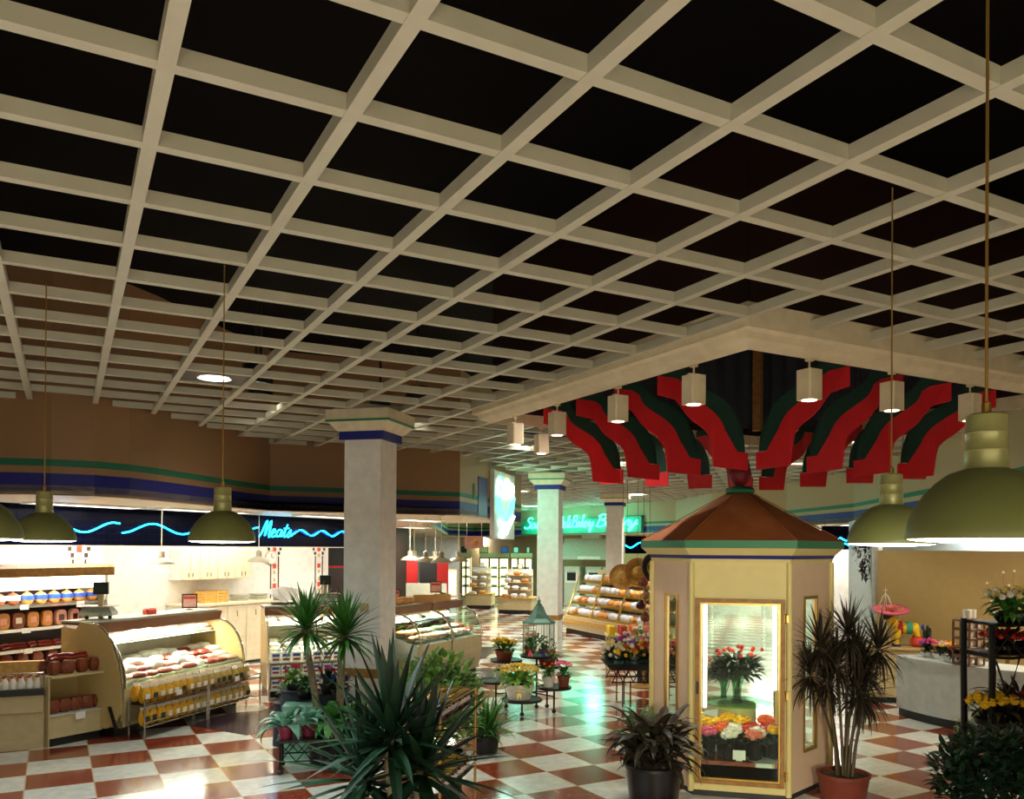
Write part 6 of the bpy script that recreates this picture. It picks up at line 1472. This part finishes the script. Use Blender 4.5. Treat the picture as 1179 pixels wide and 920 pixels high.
# twig stand with flowers at the right edge
q = atd(1140, 760, 7.3); TS = Frame(q.x + .02, q.y, R(4))
o = thing('twig_plant_stand', 'rustic dark twig plant stand with crossed branches at the right edge', 'plant stand', TS.p(0, 0), TS.a)
zt2 = atd(1140, 720, 7.3).z
rg_ = random.Random(12)
def twig(a, b, r): a, b = Vector(a), Vector(b); MBs.tube([a.lerp(b, t) + Vector((rg_.uniform(-.01, .01), rg_.uniform(-.01, .01), rg_.uniform(-.01, .01))) for t in (0, .25, .5, .75, 1)], r, 7)
for x in (0, .75):
    for y_ in (0, .4): MBs = MB(); twig((x, y_, 0), (x, y_, zt2 + .02), .03); MBs.build('post', 'black_metal', o, smooth=True)
MBs = MB()
for z_ in (.45, .8, zt2 - .28, zt2): twig((-.04, 0, z_), (.8, 0, z_), .014); twig((-.02, .4, z_), (.8, .4, z_), .014); twig((0, 0, z_), (0, .42, z_), .014)
for z_, z2 in ((zt2 - .28, zt2), (.8, zt2 - .3), (.45, .8)): twig((0, 0, z_), (.25, 0, z2), .009); twig((.02, 0, z2), (.3, 0, z_), .009); twig((.3, 0, z_), (.6, 0, z2), .009)
MBs.build('twig_rails', 'black_metal', o, smooth=True)
for z_ in (.46, .82, zt2 - .27): MB().box(-.01, .01, z_, .78, .39, z_ + .015).build('shelf', 'dark_brown', o)
for k, (x, y_, z_, cs, lab) in enumerate(((.3, .15, zt2 + .015, ['white', 'paleyellow'], 'cream flower mass on top of the twig stand'), (.12, .12, .836, ['yellow'], 'yellow flowers on the middle shelf of the twig stand'), (.45, .12, .836, ['coral', 'red'], 'coral red flowers on the middle shelf of the twig stand'), (.2, .15, .476, ['salmon', 'coral'], 'salmon flowers on the bottom shelf of the twig stand'), (.55, .15, .476, ['red'], 'red flowers at the right of the bottom shelf of the twig stand'))):
    flowerpot(TS.p(x, y_, z_), lab, cs, .24, .2, .08, 'black_pot', 34, .05, 150 + k, leafm='leaf_red' if k else 'leaf_mid')
flowerpot(TS.p(.25, .2, zt2 - .254), 'coral flowers on the upper shelf of the twig stand', ['coral', 'red'], .2, .1, .06, 'black_pot', 26, .04, 158, leafm='leaf_red', flat_=.2)
bushy(TS.p(.55, .2, zt2 - .254), 'dark leafy plant on the upper shelf of the twig stand', 'dark_foliage_plant', .08, .06, 'black_pot', 90, .22, .07, 'leaf_red', 63, .1, .05)
bushy(TS.p(.42, .22, .836), 'dark leaves filling the middle of the twig stand', 'dark_foliage_plant', .1, .1, 'black_pot', 120, .3, .07, 'leaf_red', 61, .2, .2)
bushy(TS.p(.4, .22, .476), 'dark leaves filling the bottom of the twig stand', 'dark_foliage_plant', .1, .1, 'black_pot', 120, .3, .07, 'leaf_red', 62, .2, .2)
MB_t = MB().box(.0, .03, zt2 + .002, .78, .37, zt2 + .013).build('top_shelf', 'dark_brown', o)
# dark trailing plant hanging at the soffit edge above the window
q = atd(991, 600, 14.9); o = thing('hanging_plant', 'dark trailing plant hanging above the window right of the kiosk', 'hanging plant', (q.x, q.y - .12, 2.45), 0)
s = MB(); rg_ = random.Random(18)
for i in range(260):
    z = rg_.uniform(-.55, .5); w_ = .2 * (1 - abs(z) * .9); s.blade((rg_.uniform(-w_, w_) + (.06 if z < 0 else 0), rg_.uniform(-w_, w_) * .5, z), rg_.uniform(0, 6.28), rg_.uniform(-1.3, .8), .11, .035, .8, 3)
s.build('foliage', 'leaf_red', o); MB().tube([(0, 0, 0), (0, 0, .55)], .004, 5).build('wire', 'black_metal', o); MB().lathe([(.07, 0), (.1, .1), (.001, .1)], n=12).build('basket', 'jam_dark', o)
# white flowers cut by the bottom edge at the left
q = at(40, 935, .45); 
for k, px in enumerate((12, 44)):
    p = atd(px, 930, 5.6); flowerpot((p.x, p.y, 0), 'white lily heads rising at the bottom left edge, %s plant' % ('left', 'right')[k], ['white', 'paleyellow'], .11, p.z - .06 - .35, .35, 'black_pot', 9, .05, 170 + k)
